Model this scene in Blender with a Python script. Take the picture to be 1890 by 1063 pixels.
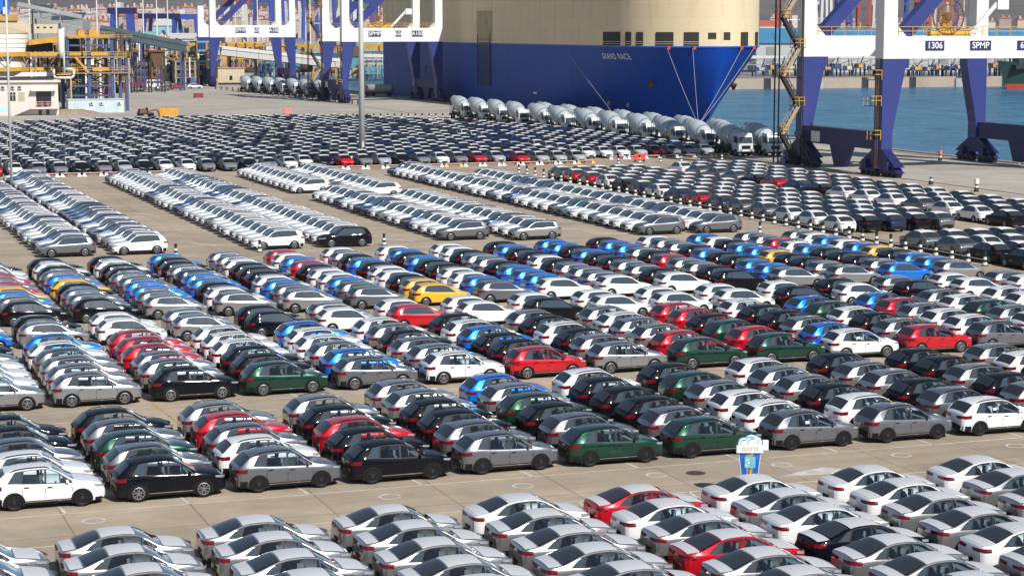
import bpy, math, random
import numpy as np
from mathutils import Vector, Matrix

for o in list(bpy.data.objects):
    bpy.data.objects.remove(o)
SC = bpy.context.scene
COL = SC.collection
R = math.radians

# ------------------------------------------------------------------ camera, sky, sun, exposure
CAM_H, PITCH, YAW, FPX = 18.7, 0.12713, 0.34876, 3761.3
cd = bpy.data.cameras.new('camera')
cd.lens = FPX / 1890 * 36.0
cd.sensor_width = 36.0
cd.clip_start = 1.0
cd.clip_end = 20000.0
cam = bpy.data.objects.new('camera', cd)
cam.location = (0, 0, CAM_H)
cam.rotation_euler = (math.pi / 2 - PITCH, 0, -YAW)
COL.objects.link(cam)
SC.camera = cam

SUN = Vector((0.31, -1.15, 1.0)).normalized()
EL = math.asin(SUN.z)
AZ = math.atan2(SUN.x, SUN.y)
W = bpy.data.worlds.new('World')
SC.world = W
W.use_nodes = True
nt = W.node_tree
nt.nodes.clear()
sky = nt.nodes.new('ShaderNodeTexSky')
sky.sky_type = 'NISHITA'
sky.sun_disc = False
sky.sun_elevation = EL
sky.sun_rotation = AZ
sky.altitude = 0
sky.air_density = 1.0
sky.dust_density = 0.25
sky.ozone_density = 2.5
bg = nt.nodes.new('ShaderNodeBackground')
bg.inputs['Strength'].default_value = 0.07
wo = nt.nodes.new('ShaderNodeOutputWorld')
nt.links.new(sky.outputs[0], bg.inputs[0])
nt.links.new(bg.outputs[0], wo.inputs[0])

sl = bpy.data.lights.new('sun', 'SUN')
sl.energy = 5.0
sl.angle = R(0.53)
sl.color = (1.0, 0.945, 0.87)
so = bpy.data.objects.new('sun', sl)
so.rotation_euler = (-SUN).to_track_quat('-Z', 'Y').to_euler()
so.location = (100, -100, 200)
COL.objects.link(so)

SC.view_settings.view_transform = 'Standard'
SC.view_settings.look = 'None'
SC.view_settings.exposure = 0.1
SC.view_settings.gamma = 1.0
SC.view_settings.use_curve_mapping = False
SC.cycles.use_denoising = True
SC.cycles.max_bounces = 6
SC.cycles.diffuse_bounces = 2
SC.cycles.glossy_bounces = 3
SC.cycles.transparent_max_bounces = 8
SC.cycles.sample_clamp_indirect = 6.0
rng = random.Random(7)

# ------------------------------------------------------------------ where a point of the ground is
CP, SP, CY, SY = math.cos(PITCH), math.sin(PITCH), math.cos(YAW), math.sin(YAW)

def pix(x, y, z=0.0):
    X = x * CY - y * SY
    Y = x * SY + y * CY
    Z = z - CAM_H
    d = Y * CP - Z * SP
    u = Y * SP + Z * CP
    return 945 + FPX * X / d, 531.5 - FPX * u / d, d

def inview(x, y, m=90, z=0.0):
    u, v, d = pix(x, y, z)
    return d > 5 and -m < u < 1890 + m and -m < v < 1063 + m * 1.6

def gnd(u, v, z=0.0):
    a, b = (u - 945) / FPX, -(v - 531.5) / FPX
    Y = CP + b * SP
    Z = -SP + b * CP
    t = (z - CAM_H) / Z
    return (a * t * CY + Y * t * SY, -a * t * SY + Y * t * CY)

def far(u, d):
    """ground x, y at picture column u and level distance d"""
    b = -(160 - 531.5) / FPX
    X = (u - 945) / FPX * d / (CP + b * SP)
    return (X * CY + d * SY, -X * SY + d * CY)

def hz(v, d):
    b = -(v - 531.5) / FPX
    return CAM_H + d * (-SP + b * CP) / (CP + b * SP)

# ------------------------------------------------------------------ materials
MATS = {}

def mat(name, rgb, rough=0.6, metal=0.0, coat=0.0, spec=0.5, noise=0.0, nscale=1.0, bump=0.0, emit=None):
    if name in MATS:
        return MATS[name]
    m = bpy.data.materials.new(name)
    m.use_nodes = True
    n = m.node_tree.nodes
    b = n['Principled BSDF']
    b.inputs['Base Color'].default_value = (*rgb, 1)
    b.inputs['Roughness'].default_value = rough
    b.inputs['Metallic'].default_value = metal
    b.inputs['Coat Weight'].default_value = coat
    b.inputs['Coat Roughness'].default_value = 0.04
    b.inputs['Specular IOR Level'].default_value = spec
    if noise > 0:
        tc = n.new('ShaderNodeTexCoord')
        tn = n.new('ShaderNodeTexNoise')
        tn.inputs['Scale'].default_value = nscale
        tn.inputs['Detail'].default_value = 6
        tn.inputs['Roughness'].default_value = 0.65
        mx = n.new('ShaderNodeMix')
        mx.data_type = 'RGBA'
        mx.blend_type = 'MULTIPLY'
        mr = n.new('ShaderNodeMapRange')
        mr.inputs[1].default_value = 0.3
        mr.inputs[2].default_value = 0.7
        mr.inputs[3].default_value = 1 - noise
        mr.inputs[4].default_value = 1 + noise * 0.4
        L = m.node_tree.links
        L.new(tc.outputs['Object'], tn.inputs['Vector'])
        L.new(tn.outputs['Fac'], mr.inputs[0])
        mx.inputs[0].default_value = 1
        mx.inputs[6].default_value = (*rgb, 1)
        L.new(mr.outputs[0], mx.inputs[7])
        L.new(mx.outputs[2], b.inputs['Base Color'])
        if bump > 0:
            bp = n.new('ShaderNodeBump')
            bp.inputs['Strength'].default_value = bump
            L.new(tn.outputs['Fac'], bp.inputs['Height'])
            L.new(bp.outputs[0], b.inputs['Normal'])
    if emit:
        b.inputs['Emission Color'].default_value = (*emit[0], 1)
        b.inputs['Emission Strength'].default_value = emit[1]
    MATS[name] = m
    return m

PAINT = {
    'white': mat('paint_white', (0.78, 0.80, 0.82), 0.25, 0.0, 1.0, 0.15),
    'silver': mat('paint_silver', (0.38, 0.395, 0.41), 0.32, 0.75, 1.0, 0.15),
    'grey': mat('paint_grey', (0.17, 0.18, 0.205), 0.33, 0.6, 1.0, 0.15),
    'black': mat('paint_black', (0.004, 0.005, 0.009), 0.35, 0.0, 0.45, 0.02),
    'blue': mat('paint_blue', (0.010, 0.20, 0.78), 0.28, 0.4, 1.0, 0.15),
    'red': mat('paint_red', (0.55, 0.008, 0.02), 0.25, 0.25, 1.0, 0.15),
    'green': mat('paint_green', (0.004, 0.042, 0.027), 0.28, 0.3, 1.0, 0.15),
    'yellow': mat('paint_yellow', (0.80, 0.44, 0.035), 0.25, 0.0, 1.0, 0.15),
    'navy': mat('paint_navy', (0.014, 0.028, 0.085), 0.25, 0.3, 1.0, 0.15),
    'cobalt': mat('paint_deep_blue', (0.008, 0.035, 0.20), 0.28, 0.3, 1.0, 0.15),
    'teal': mat('paint_teal', (0.12, 0.24, 0.27), 0.3, 0.5, 1.0, 0.15),
}
M_GLASS = mat('car_glass', (0.042, 0.062, 0.084), 0.06, 0.0, 0.0, 0.8)
M_REAR = mat('rear_glass', (0.034, 0.038, 0.044), 0.12, 0.0, 0.0, 0.40)


def clear_glass():
    m = bpy.data.materials.new('car_glass_clear')
    m.use_nodes = True
    n, L = m.node_tree.nodes, m.node_tree.links
    n.clear()
    o = n.new('ShaderNodeOutputMaterial')
    tr = n.new('ShaderNodeBsdfTransparent')
    tr.inputs[0].default_value = (0.86, 0.94, 0.98, 1)
    gl = n.new('ShaderNodeBsdfGlossy')
    gl.inputs['Roughness'].default_value = 0.03
    gl.inputs['Color'].default_value = (0.95, 0.98, 1.0, 1)
    fr = n.new('ShaderNodeFresnel')
    fr.inputs['IOR'].default_value = 1.62
    mx = n.new('ShaderNodeMixShader')
    L.new(fr.outputs[0], mx.inputs[0])
    L.new(tr.outputs[0], mx.inputs[1])
    L.new(gl.outputs[0], mx.inputs[2])
    L.new(mx.outputs[0], o.inputs[0])
    return m


M_CLEAR = clear_glass()
M_SEAT = mat('seat_fabric', (0.15, 0.17, 0.195), 0.8)
M_TRIM = mat('black_plastic', (0.009, 0.0095, 0.011), 0.5, spec=0.25)
M_TYRE = mat('tyre_rubber', (0.007, 0.007, 0.008), 0.75, spec=0.25)
M_RIM = mat('alloy_rim', (0.36, 0.37, 0.39), 0.35, 0.9)
M_STEEL = mat('steel_rim', (0.008, 0.008, 0.009), 0.45, spec=0.3)
M_TAIL = mat('tail_lamp', (0.17, 0.003, 0.007), 0.2, 0.0, 0.2, 0.3)
M_LAMP = mat('head_lamp', (0.35, 0.37, 0.40), 0.1, 0.3, 0.7)
M_FILM = mat('protective_film', (0.57, 0.59, 0.61), 0.42, 0.0, 0.15)
M_FILM2 = mat('protective_film_bright', (0.80, 0.81, 0.82), 0.42, 0.0, 0.1)
M_CHROME = mat('bright_trim', (0.7, 0.7, 0.72), 0.2, 1.0)

# ------------------------------------------------------------------ mesh builder
class MB:
    def __init__(s):
        s.v, s.f, s.m = [], [], []

    def add(s, vs, fs, m=0):
        k = len(s.v)
        s.v.extend(tuple(float(c) for c in q) for q in vs)
        s.f.extend(tuple(i + k for i in f) for f in fs)
        s.m.extend([m] * len(fs))
        return s

    def box(s, x0, x1, y0, y1, z0, z1, m=0):
        return s.hexa([(x0, y0, z0), (x1, y0, z0), (x1, y1, z0), (x0, y1, z0), (x0, y0, z1), (x1, y0, z1), (x1, y1, z1), (x0, y1, z1)], m)

    def hexa(s, p, m=0):
        return s.add(p, [(3, 2, 1, 0), (4, 5, 6, 7), (0, 1, 5, 4), (1, 2, 6, 5), (2, 3, 7, 6), (3, 0, 4, 7)], m)

    def beam(s, p, q, w, h=None, m=0, up=(0, 0, 1)):
        p, q = Vector(p), Vector(q)
        h = w if h is None else h
        d = (q - p).normalized()
        u = Vector(up)
        if abs(d.dot(u)) > 0.98:
            u = Vector((0, 1, 0))
        a = d.cross(u).normalized() * (w / 2)
        b = a.cross(d).normalized() * (h / 2)
        return s.hexa([p - a - b, q - a - b, q + a - b, p + a - b, p - a + b, q - a + b, q + a + b, p + a + b], m)

    def tube(s, p, q, r, r2=None, n=8, m=0, caps=True):
        p, q = Vector(p), Vector(q)
        r2 = r if r2 is None else r2
        d = (q - p).normalized()
        u = Vector((0, 0, 1)) if abs(d.z) < 0.95 else Vector((1, 0, 0))
        a = d.cross(u).normalized()
        b = a.cross(d)
        vs = []
        for c, rr in ((p, r), (q, r2)):
            for i in range(n):
                t = 2 * math.pi * i / n
                vs.append(c + a * (rr * math.cos(t)) + b * (rr * math.sin(t)))
        fs = [(i, (i + 1) % n, n + (i + 1) % n, n + i) for i in range(n)]
        if caps:
            fs += [tuple(range(n))[::-1], tuple(range(n, 2 * n))]
        return s.add(vs, fs, m)

    def lathe(s, prof, n=16, m=0, mtx=None, caps=True):
        """prof: (axis, radius) along local x"""
        vs = []
        for a, r in prof:
            for i in range(n):
                t = 2 * math.pi * i / n
                vs.append(Vector((a, r * math.cos(t), r * math.sin(t))))
        if mtx is not None:
            vs = [mtx @ q for q in vs]
        fs = []
        for k in range(len(prof) - 1):
            for i in range(n):
                j = (i + 1) % n
                fs.append((k * n + i, k * n + j, (k + 1) * n + j, (k + 1) * n + i))
        if caps:
            fs += [tuple(range(n))[::-1], tuple(range((len(prof) - 1) * n, len(prof) * n))]
        return s.add(vs, fs, m)

    def grid(s, P, m=0, flip=False, closed=False):
        """P[i][j] points"""
        a, b = len(P), len(P[0])
        vs = [q for row in P for q in row]
        fs = []
        for i in range(a - 1):
            for j in range(b if closed else b - 1):
                jj = (j + 1) % b
                f = (i * b + j, i * b + jj, (i + 1) * b + jj, (i + 1) * b + j)
                fs.append(f[::-1] if flip else f)
        return s.add(vs, fs, m)

    def mesh(s, name, mats, smooth=False):
        me = bpy.data.meshes.new(name)
        me.from_pydata(s.v, [], s.f)
        for q in (mats if isinstance(mats, (list, tuple)) else [mats]):
            me.materials.append(q)
        if len(s.m) and max(s.m) > 0:
            me.polygons.foreach_set('material_index', s.m)
        if smooth:
            me.polygons.foreach_set('use_smooth', [True] * len(s.f))
        me.update()
        return me

    def build(s, name, mats, parent=None, smooth=False, loc=None):
        return put(name, s.mesh(name, mats, smooth), parent, loc)


KIDS = {}


def put(name, data, parent=None, loc=None, rz=0.0):
    o = bpy.data.objects.new(name, data)
    if loc is not None:
        o.location = loc
    if rz:
        o.rotation_euler = (0, 0, rz)
    COL.objects.link(o)
    if parent is not None:
        o.parent = parent
        KIDS.setdefault(parent.name, []).append(o)
    return o


def tag(o, label=None, cat=None, group=None, kind=None):
    if label:
        o['label'] = label
    if cat:
        o['category'] = cat
    if group:
        o['group'] = group
    if kind:
        o['kind'] = kind
    return o


def thing(name, label, cat, loc=(0, 0, 0), rz=0.0, group=None):
    return tag(put(name, None, None, loc, rz), label, cat, group)


def copy_tree(o, parent=None):
    c = o.copy()
    COL.objects.link(c)
    c.parent = parent
    for ch in KIDS.get(o.name, ()):
        copy_tree(ch, c)
    return c


def text(name, s, size, m, loc, rot, parent=None, align='LEFT', ext=0.01, bold=0.012, space=1.0):
    cu = bpy.data.curves.new(name, 'FONT')
    cu.body = s
    cu.size = size
    cu.align_x = align
    cu.align_y = 'CENTER'
    cu.extrude = ext
    cu.offset = size * bold
    cu.space_character = space
    cu.materials.append(m)
    tmp = bpy.data.objects.new(name, cu)
    me = bpy.data.meshes.new_from_object(tmp)
    me.materials.clear()
    me.materials.append(m)
    bpy.data.objects.remove(tmp)
    o = put(name, me, parent, loc)
    o.rotation_euler = rot
    return o


def ordn(n):
    suf = 'th' if 10 <= n % 100 <= 20 else {1: 'st', 2: 'nd', 3: 'rd'}.get(n % 10, 'th')
    return '%d%s' % (n, suf)


# ------------------------------------------------------------------ the yard, quay and water
def node_mat(name):
    m = bpy.data.materials.new(name)
    m.use_nodes = True
    return m, m.node_tree.nodes, m.node_tree.links, m.node_tree.nodes['Principled BSDF']


def ground_mat(name, c1, c2, c3, slab, joint):
    m, n, L, b = node_mat(name)
    tc = n.new('ShaderNodeTexCoord')
    big = n.new('ShaderNodeTexNoise')
    big.inputs['Scale'].default_value = 0.045
    big.inputs['Detail'].default_value = 8
    big.inputs['Roughness'].default_value = 0.7
    fine = n.new('ShaderNodeTexNoise')
    fine.inputs['Scale'].default_value = 0.9
    fine.inputs['Detail'].default_value = 9
    fine.inputs['Roughness'].default_value = 0.75
    # long streaks where tyres have run along the lanes
    mp = n.new('ShaderNodeMapping')
    mp.inputs['Scale'].default_value = (0.05, 0.55, 1)
    st = n.new('ShaderNodeTexNoise')
    st.inputs['Scale'].default_value = 1.0
    st.inputs['Detail'].default_value = 7
    br = n.new('ShaderNodeTexBrick')
    br.offset = 0.0
    br.inputs['Scale'].default_value = 1.0
    br.inputs['Brick Width'].default_value = slab
    br.inputs['Row Height'].default_value = slab
    br.inputs['Mortar Size'].default_value = joint
    br.inputs['Color1'].default_value = (1, 1, 1, 1)
    br.inputs['Color2'].default_value = (0.84, 0.84, 0.87, 1)
    br.inputs['Mortar'].default_value = (0.50, 0.46, 0.43, 1)
    for q in (big, fine, br):
        L.new(tc.outputs['Object'], q.inputs['Vector'])
    L.new(tc.outputs['Object'], mp.inputs['Vector'])
    L.new(mp.outputs[0], st.inputs['Vector'])
    r1 = n.new('ShaderNodeValToRGB')
    r1.color_ramp.elements[0].position = 0.32
    r1.color_ramp.elements[0].color = (*c1, 1)
    r1.color_ramp.elements[1].position = 0.68
    r1.color_ramp.elements[1].color = (*c2, 1)
    e = r1.color_ramp.elements.new(0.5)
    e.color = (*c3, 1)
    L.new(big.outputs['Fac'], r1.inputs[0])

    def mul(a, bsock, lo, hi):
        mr = n.new('ShaderNodeMapRange')
        mr.inputs[1].default_value = 0.3
        mr.inputs[2].default_value = 0.7
        mr.inputs[3].default_value = lo
        mr.inputs[4].default_value = hi
        L.new(bsock, mr.inputs[0])
        x = n.new('ShaderNodeMix')
        x.data_type = 'RGBA'
        x.blend_type = 'MULTIPLY'
        x.inputs[0].default_value = 1
        L.new(a, x.inputs[6])
        L.new(mr.outputs[0], x.inputs[7])
        return x.outputs[2]
    c = mul(r1.outputs[0], fine.outputs['Fac'], 0.86, 1.1)
    c = mul(c, st.outputs['Fac'], 0.84, 1.08)
    so_ = n.new('ShaderNodeTexNoise')
    so_.inputs['Scale'].default_value = 0.33
    so_.inputs['Detail'].default_value = 4
    L.new(tc.outputs['Object'], so_.inputs['Vector'])
    c = mul(c, so_.outputs['Fac'], 1.04, 0.88)
    oil = n.new('ShaderNodeTexVoronoi')
    oil.inputs['Scale'].default_value = 0.42
    L.new(tc.outputs['Object'], oil.inputs['Vector'])
    om = n.new('ShaderNodeMapRange')
    om.inputs[1].default_value = 0.05
    om.inputs[2].default_value = 0.22
    om.inputs[3].default_value = 0.66
    om.inputs[4].default_value = 1.0
    L.new(oil.outputs['Distance'], om.inputs[0])
    ox = n.new('ShaderNodeMix')
    ox.data_type = 'RGBA'
    ox.blend_type = 'MULTIPLY'
    ox.inputs[0].default_value = 0.3
    L.new(c, ox.inputs[6])
    L.new(om.outputs[0], ox.inputs[7])
    c = ox.outputs[2]
    x = n.new('ShaderNodeMix')
    x.data_type = 'RGBA'
    x.blend_type = 'MULTIPLY'
    x.inputs[0].default_value = 0.8
    L.new(c, x.inputs[6])
    L.new(br.outputs['Color'], x.inputs[7])
    L.new(x.outputs[2], b.inputs['Base Color'])
    b.inputs['Roughness'].default_value = 0.85
    bp = n.new('ShaderNodeBump')
    bp.inputs['Strength'].default_value = 0.15
    bp.inputs['Distance'].default_value = 0.03
    L.new(fine.outputs['Fac'], bp.inputs['Height'])
    L.new(bp.outputs[0], b.inputs['Normal'])
    return m


M_YARD = ground_mat('yard_concrete', (0.39, 0.315, 0.225), (0.53, 0.44, 0.33), (0.46, 0.378, 0.278), 5.0, 0.035)
M_APRON = ground_mat('apron_concrete', (0.40, 0.365, 0.305), (0.55, 0.505, 0.43), (0.475, 0.435, 0.37), 8.0, 0.03)
QX = 162.5
SEA = -2.6
g = MB()
g.add([(-400, -60, 0), (131, -60, 0), (131, 415, 0), (-400, 415, 0)], [(0, 1, 2, 3)])
tag(g.build('yard_ground', M_YARD), kind='structure')
g = MB()
g.box(-3000, QX, 415, 900, -6, -0.002)
g.box(131, QX, -200, 415, -6, -0.002)
tag(g.build('quay_apron', M_APRON), kind='structure')
g = MB()
g.box(-3000, QX + 200, 900, 6000, -6, 0.3)
tag(g.build('inner_harbour_ground', mat('harbour_ground', (0.24, 0.23, 0.21), 0.9, noise=0.3, nscale=0.02)), kind='structure')
g = MB()
yy = -60
while yy < 900:
    g.box(QX - 0.9, QX + 0.12, yy, yy + 19.6, -3.0, 0.18)
    yy += 20
tag(g.build('quay_edge_kerb', mat('edge_concrete', (0.36, 0.31, 0.25), 0.85, noise=0.3, nscale=0.6)), kind='structure')


def water_mat():
    m, n, L, b = node_mat('harbour_water')
    b.inputs['Base Color'].default_value = (0.028, 0.15, 0.27, 1)
    b.inputs['Specular IOR Level'].default_value = 0.32
    b.inputs['Roughness'].default_value = 0.22
    b.inputs['IOR'].default_value = 1.33
    tc = n.new('ShaderNodeTexCoord')
    hs = None
    for sc_, st_ in ((0.16, 1.0), (0.6, 0.8)):
        t = n.new('ShaderNodeTexNoise')
        t.inputs['Scale'].default_value = sc_
        t.inputs['Detail'].default_value = 5
        mp = n.new('ShaderNodeMapping')
        mp.inputs['Scale'].default_value = (0.6, 1.0, 1)
        mp.inputs['Rotation'].default_value = (0, 0, 0.6)
        L.new(tc.outputs['Object'], mp.inputs[0])
        L.new(mp.outputs[0], t.inputs['Vector'])
        if hs is None:
            hs = t.outputs['Fac']
        else:
            ad = n.new('ShaderNodeMath')
            ad.operation = 'MULTIPLY_ADD'
            ad.inputs[1].default_value = st_
            L.new(t.outputs['Fac'], ad.inputs[0])
            L.new(hs, ad.inputs[2])
            hs = ad.outputs[0]
    wn = n.new('ShaderNodeTexNoise')
    wn.inputs['Scale'].default_value = 0.11
    wn.inputs['Detail'].default_value = 7
    wn.inputs['Roughness'].default_value = 0.7
    L.new(tc.outputs['Object'], wn.inputs['Vector'])
    cr = n.new('ShaderNodeValToRGB')
    cr.color_ramp.elements[0].position = 0.36
    cr.color_ramp.elements[0].color = (0.014, 0.095, 0.19, 1)
    cr.color_ramp.elements[1].position = 0.66
    cr.color_ramp.elements[1].color = (0.045, 0.20, 0.34, 1)
    L.new(wn.outputs['Fac'], cr.inputs[0])
    L.new(cr.outputs[0], b.inputs['Base Color'])
    bp = n.new('ShaderNodeBump')
    bp.inputs['Strength'].default_value = 1.0
    bp.inputs['Distance'].default_value = 2.2
    L.new(hs, bp.inputs['Height'])
    L.new(bp.outputs[0], b.inputs['Normal'])
    return m


g = MB()
g.add([(QX - 1, -400, SEA), (4500, -400, SEA), (4500, 7000, SEA), (QX - 1, 7000, SEA)], [(0, 1, 2, 3)])
tag(g.build('harbour_water', water_mat()), kind='structure')

# ------------------------------------------------------------------ cars
def pchip(P):
    x = np.array([p[0] for p in P], float)
    y = np.array([p[1] for p in P], float)
    h = np.diff(x)
    d = np.diff(y) / h
    m = np.zeros_like(y)
    for i in range(1, len(x) - 1):
        if d[i - 1] * d[i] > 0:
            w1, w2 = 2 * h[i] + h[i - 1], h[i] + 2 * h[i - 1]
            m[i] = (w1 + w2) / (w1 / d[i - 1] + w2 / d[i])
    m[0], m[-1] = d[0], d[-1]

    def f(t):
        t = min(max(t, x[0]), x[-1])
        i = min(max(int(np.searchsorted(x, t)) - 1, 0), len(h) - 1)
        s = (t - x[i]) / h[i]
        return float((2 * s ** 3 - 3 * s ** 2 + 1) * y[i] + (s ** 3 - 2 * s ** 2 + s) * h[i] * m[i] + (-2 * s ** 3 + 3 * s ** 2) * y[i + 1] + (s ** 3 - s ** 2) * h[i] * m[i + 1])
    return f


class Car:
    def __init__(s, L, top, belt, plan, ax_r, ax_f, tyre, wins, screen, rear, tails, heads, tumble=0.34, rails=False, film=None, clad=0.42, hi=True, open_=False):
        s.open = open_
        s.L, s.top, s.belt, s.plan = L, pchip(top), pchip(belt), pchip(plan)
        s.ax, s.tyre, s.wins, s.screen, s.rear = (ax_r, ax_f), tyre, wins, screen, rear
        s.tails, s.heads, s.tumble, s.rails, s.film, s.clad = tails, heads, tumble, rails, film, clad
        s.hi = hi
        s.rear_clad = 0.50 if clad > 0.4 else 0.36
        s.grille = (0.1, 0.75, lambda u: 0.40, lambda u: 0.58)

    def edge(s, x):
        zt, zb = s.top(x), s.belt(x)
        zb = min(zb, zt - 0.03)
        ze = max(zt - 0.055, zb + 0.01)
        return zb, ze, max(s.plan(x) - 0.05 - s.tumble * (ze - zb), 0.12), zt

    def side(s, x, z):
        w = s.plan(x)
        zb = min(s.belt(x), s.top(x) - 0.03)
        if z > zb:
            return w - 0.05 - s.tumble * (z - zb)
        if z > zb - 0.1:
            return w - 0.05 * (z - zb + 0.1) / 0.1 * 0.9
        ed = min(1.0, (s.L / 2 - abs(x)) / 0.55)
        zt_ = zb - 0.1
        sc = 0.032 * max(ed, 0) * math.sin(math.pi * min(max((z - 0.36) / max(zt_ - 0.36, 0.1), 0), 1)) ** 1.4 if zt_ > 0.6 else 0.0
        if z > 0.55:
            return w - sc
        return w - sc - 0.09 * ((0.55 - z) / 0.33) ** 1.5

    def roofz(s, x, y):
        zb, ze, ye, zt = s.edge(x)
        return zt - (zt - ze) * min(1, abs(y) / ye) ** 2.4

    def body(s):
        L = s.L
        n = 34 if s.hi else 18
        xs = [round(-L / 2 + L * i / n, 4) for i in range(n + 1)] + [round(q, 4) for d in ((0.04, 0.09, 0.18) if s.hi else (0.1,)) for q in (-L / 2 + d, L / 2 - d)]
        ws = s.wins['side']
        if s.open:
            xs += [ws[-1][2], ws[0][1], s.screen[0], s.screen[1], s.rear[0], s.rear[1]]
        xs = sorted(set(xs))
        P = []
        for x in xs:
            zb, ze, ye, zt = s.edge(x)
            end = max(0, 1 - (L / 2 - abs(x)) / 0.5)
            z0 = 0.20 + 0.10 * end
            half = []
            zs = [z0, 0.40, 0.54, 0.72, zb - 0.10, zb - 0.02, zb] if zb - 0.11 > 0.74 else [z0, 0.34, 0.44, 0.52, min(0.58, zb - 0.06), zb - 0.02, zb]
            for z in zs:
                half.append((s.side(x, z), z))
            h = ze - zb
            m1, m2 = min(0.02, h * 0.3), min(0.045, h * 0.3)
            for z in (zb + m1, ze - m2, ze):
                half.append((s.side(x, z) if z < ze else ye, z))
            for t in (0.91, 0.62, 0.3):
                half.append((ye * t, s.roofz(x, ye * t)))
            row = [(x, -y, z) for y, z in half] + [(x, 0, zt)] + [(x, y, z) for y, z in half[::-1]]
            P.append(row)
        k = len(P[0])
        b = MB().grid(P, 0, flip=True)
        if s.open:
            c0 = (k - 1) // 2
            keep = []
            for fi, f in enumerate(b.f):
                i, j = fi // (k - 1), fi % (k - 1)
                xm = (xs[i] + xs[i + 1]) / 2
                jj = j if j < c0 else k - 2 - j
                cut = jj == 7 and ws[-1][2] < xm < ws[0][1]
                cut = cut or (jj in (10, 11, 12) and (s.screen[0] < xm < s.screen[1] or s.rear[0] < xm < s.rear[1]))
                keep.append(not cut)
            b.f = [f for f, q in zip(b.f, keep) if q]
            b.m = [0] * len(b.f)
        b.add(P[0], [tuple(range(k))])
        b.add(P[-1], [tuple(range(k))[::-1]])
        # underside
        b.grid([[r[0], r[-1]] for r in P], 1)
        return b

    def interior(s):
        b = MB()
        ws = s.wins['side']
        w = s.plan(0) - 0.12
        zf, x0, x1 = 0.42, ws[-1][0] - 0.25, ws[0][1] + 0.05
        b.box(x0, x1, -w, w, zf - 0.05, zf)
        zb = s.belt(0) - 0.06
        b.box(x1 - 0.25, s.screen[1] - 0.02, -w + 0.05, w - 0.05, zf, s.belt(x1) - 0.02)
        b.box(x0, x0 + 0.45, -w + 0.06, w - 0.06, zf, zb - 0.05)
        zr = s.top(0) - 0.30
        for y in (-0.38, 0.38):
            b.box(-0.05, 0.45, y - 0.25, y + 0.25, zf, 0.66)
            b.hexa([(-0.12, y - 0.25, 0.6), (0.05, y - 0.25, 0.6), (0.05, y + 0.25, 0.6), (-0.12, y + 0.25, 0.6), (-0.30, y - 0.20, zb + 0.12), (-0.18, y - 0.20, zb + 0.12), (-0.18, y + 0.20, zb + 0.12), (-0.30, y + 0.20, zb + 0.12)])
            b.box(-0.33, -0.23, y - 0.12, y + 0.12, zb + 0.14, min(zb + 0.34, zr + 0.1))
            b.box(-1.16, -1.06, y - 0.12, y + 0.12, zb + 0.08, zb + 0.25)
        b.hexa([(-0.95, -0.6, zf), (-0.6, -0.6, zf), (-0.6, 0.6, zf), (-0.95, 0.6, zf), (-0.95, -0.6, 0.68), (-0.6, -0.6, 0.68), (-0.6, 0.6, 0.68), (-0.95, 0.6, 0.68)])
        b.hexa([(-1.02, -0.62, 0.6), (-0.88, -0.62, 0.6), (-0.88, 0.62, 0.6), (-1.02, 0.62, 0.6), (-1.18, -0.55, zb + 0.06), (-1.06, -0.55, zb + 0.06), (-1.06, 0.55, zb + 0.06), (-1.18, 0.55, zb + 0.06)])
        # steering wheel
        b.lathe([(0, 0.17), (0.03, 0.17)], 10, 0, Matrix.Translation((x1 - 0.4, 0.38, zb)))
        return b

    def out(s, t, z, off, end):
        """point on the plan outline: t<=0 along the side from the corner (metres), t>0 across the end face; end=-1 tail, +1 nose"""
        L = s.L
        xe = end * L / 2
        if t <= 0:
            x = xe + end * t
            # t negative: distance back from the end
            return (x, s.side(x, z) + off)
        w = s.side(xe, z)
        return (xe + end * off, max(w - t, 0))

    def strip(s, end, sgn, t0, t1, zlo, zhi, off=0.012, n=9, mi=0):
        rows = []
        for i in range(n + 1):
            t = t0 + (t1 - t0) * i / n
            u = i / n
            a, b_ = zlo(u), zhi(u)
            col = []
            for z in (a, (a + b_) / 2, b_):
                x, y = s.out(t, z, off, end)
                col.append((x, sgn * y, z))
            rows.append(col)
        return MB().grid(rows, mi, flip=(sgn * end > 0))

    def window(s, sgn, lo0, lo1, up0, up1, n=6, m=4, low=0.025, upm=0.05, off=0.007):
        P = []
        for i in range(n + 1):
            t = i / n
            xl, xu = lo0 + (lo1 - lo0) * t, up0 + (up1 - up0) * t
            zl = s.belt(xl) + low
            zu = max(s.edge(xu)[1] - upm, zl + 0.02)
            row = []
            for j in range(m + 1):
                q = j / m
                x, z = xl + (xu - xl) * q, zl + (zu - zl) * q
                row.append((x, sgn * (s.side(x, z) + off), z))
            P.append(row)
        return MB().grid(P, 0, flip=(sgn < 0))

    def panel(s, x0, x1, f0=0.93, f1=0.93, off=0.008, n=8, m=8):
        """piece of the top surface between stations x0 and x1"""
        P = []
        dx = 0.01
        for i in range(n + 1):
            t = i / n
            x = x0 + (x1 - x0) * t
            sl = (s.top(x + dx) - s.top(x - dx)) / (2 * dx)
            q = 1 / math.sqrt(1 + sl * sl)
            ye = s.edge(x)[2] * (f0 + (f1 - f0) * t)
            P.append([(x - sl * q * off, y, s.roofz(x, y) + q * off) for y in [ye * (2 * j / m - 1) for j in range(m + 1)]])
        return MB().grid(P, 0, flip=(x1 < x0))


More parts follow.
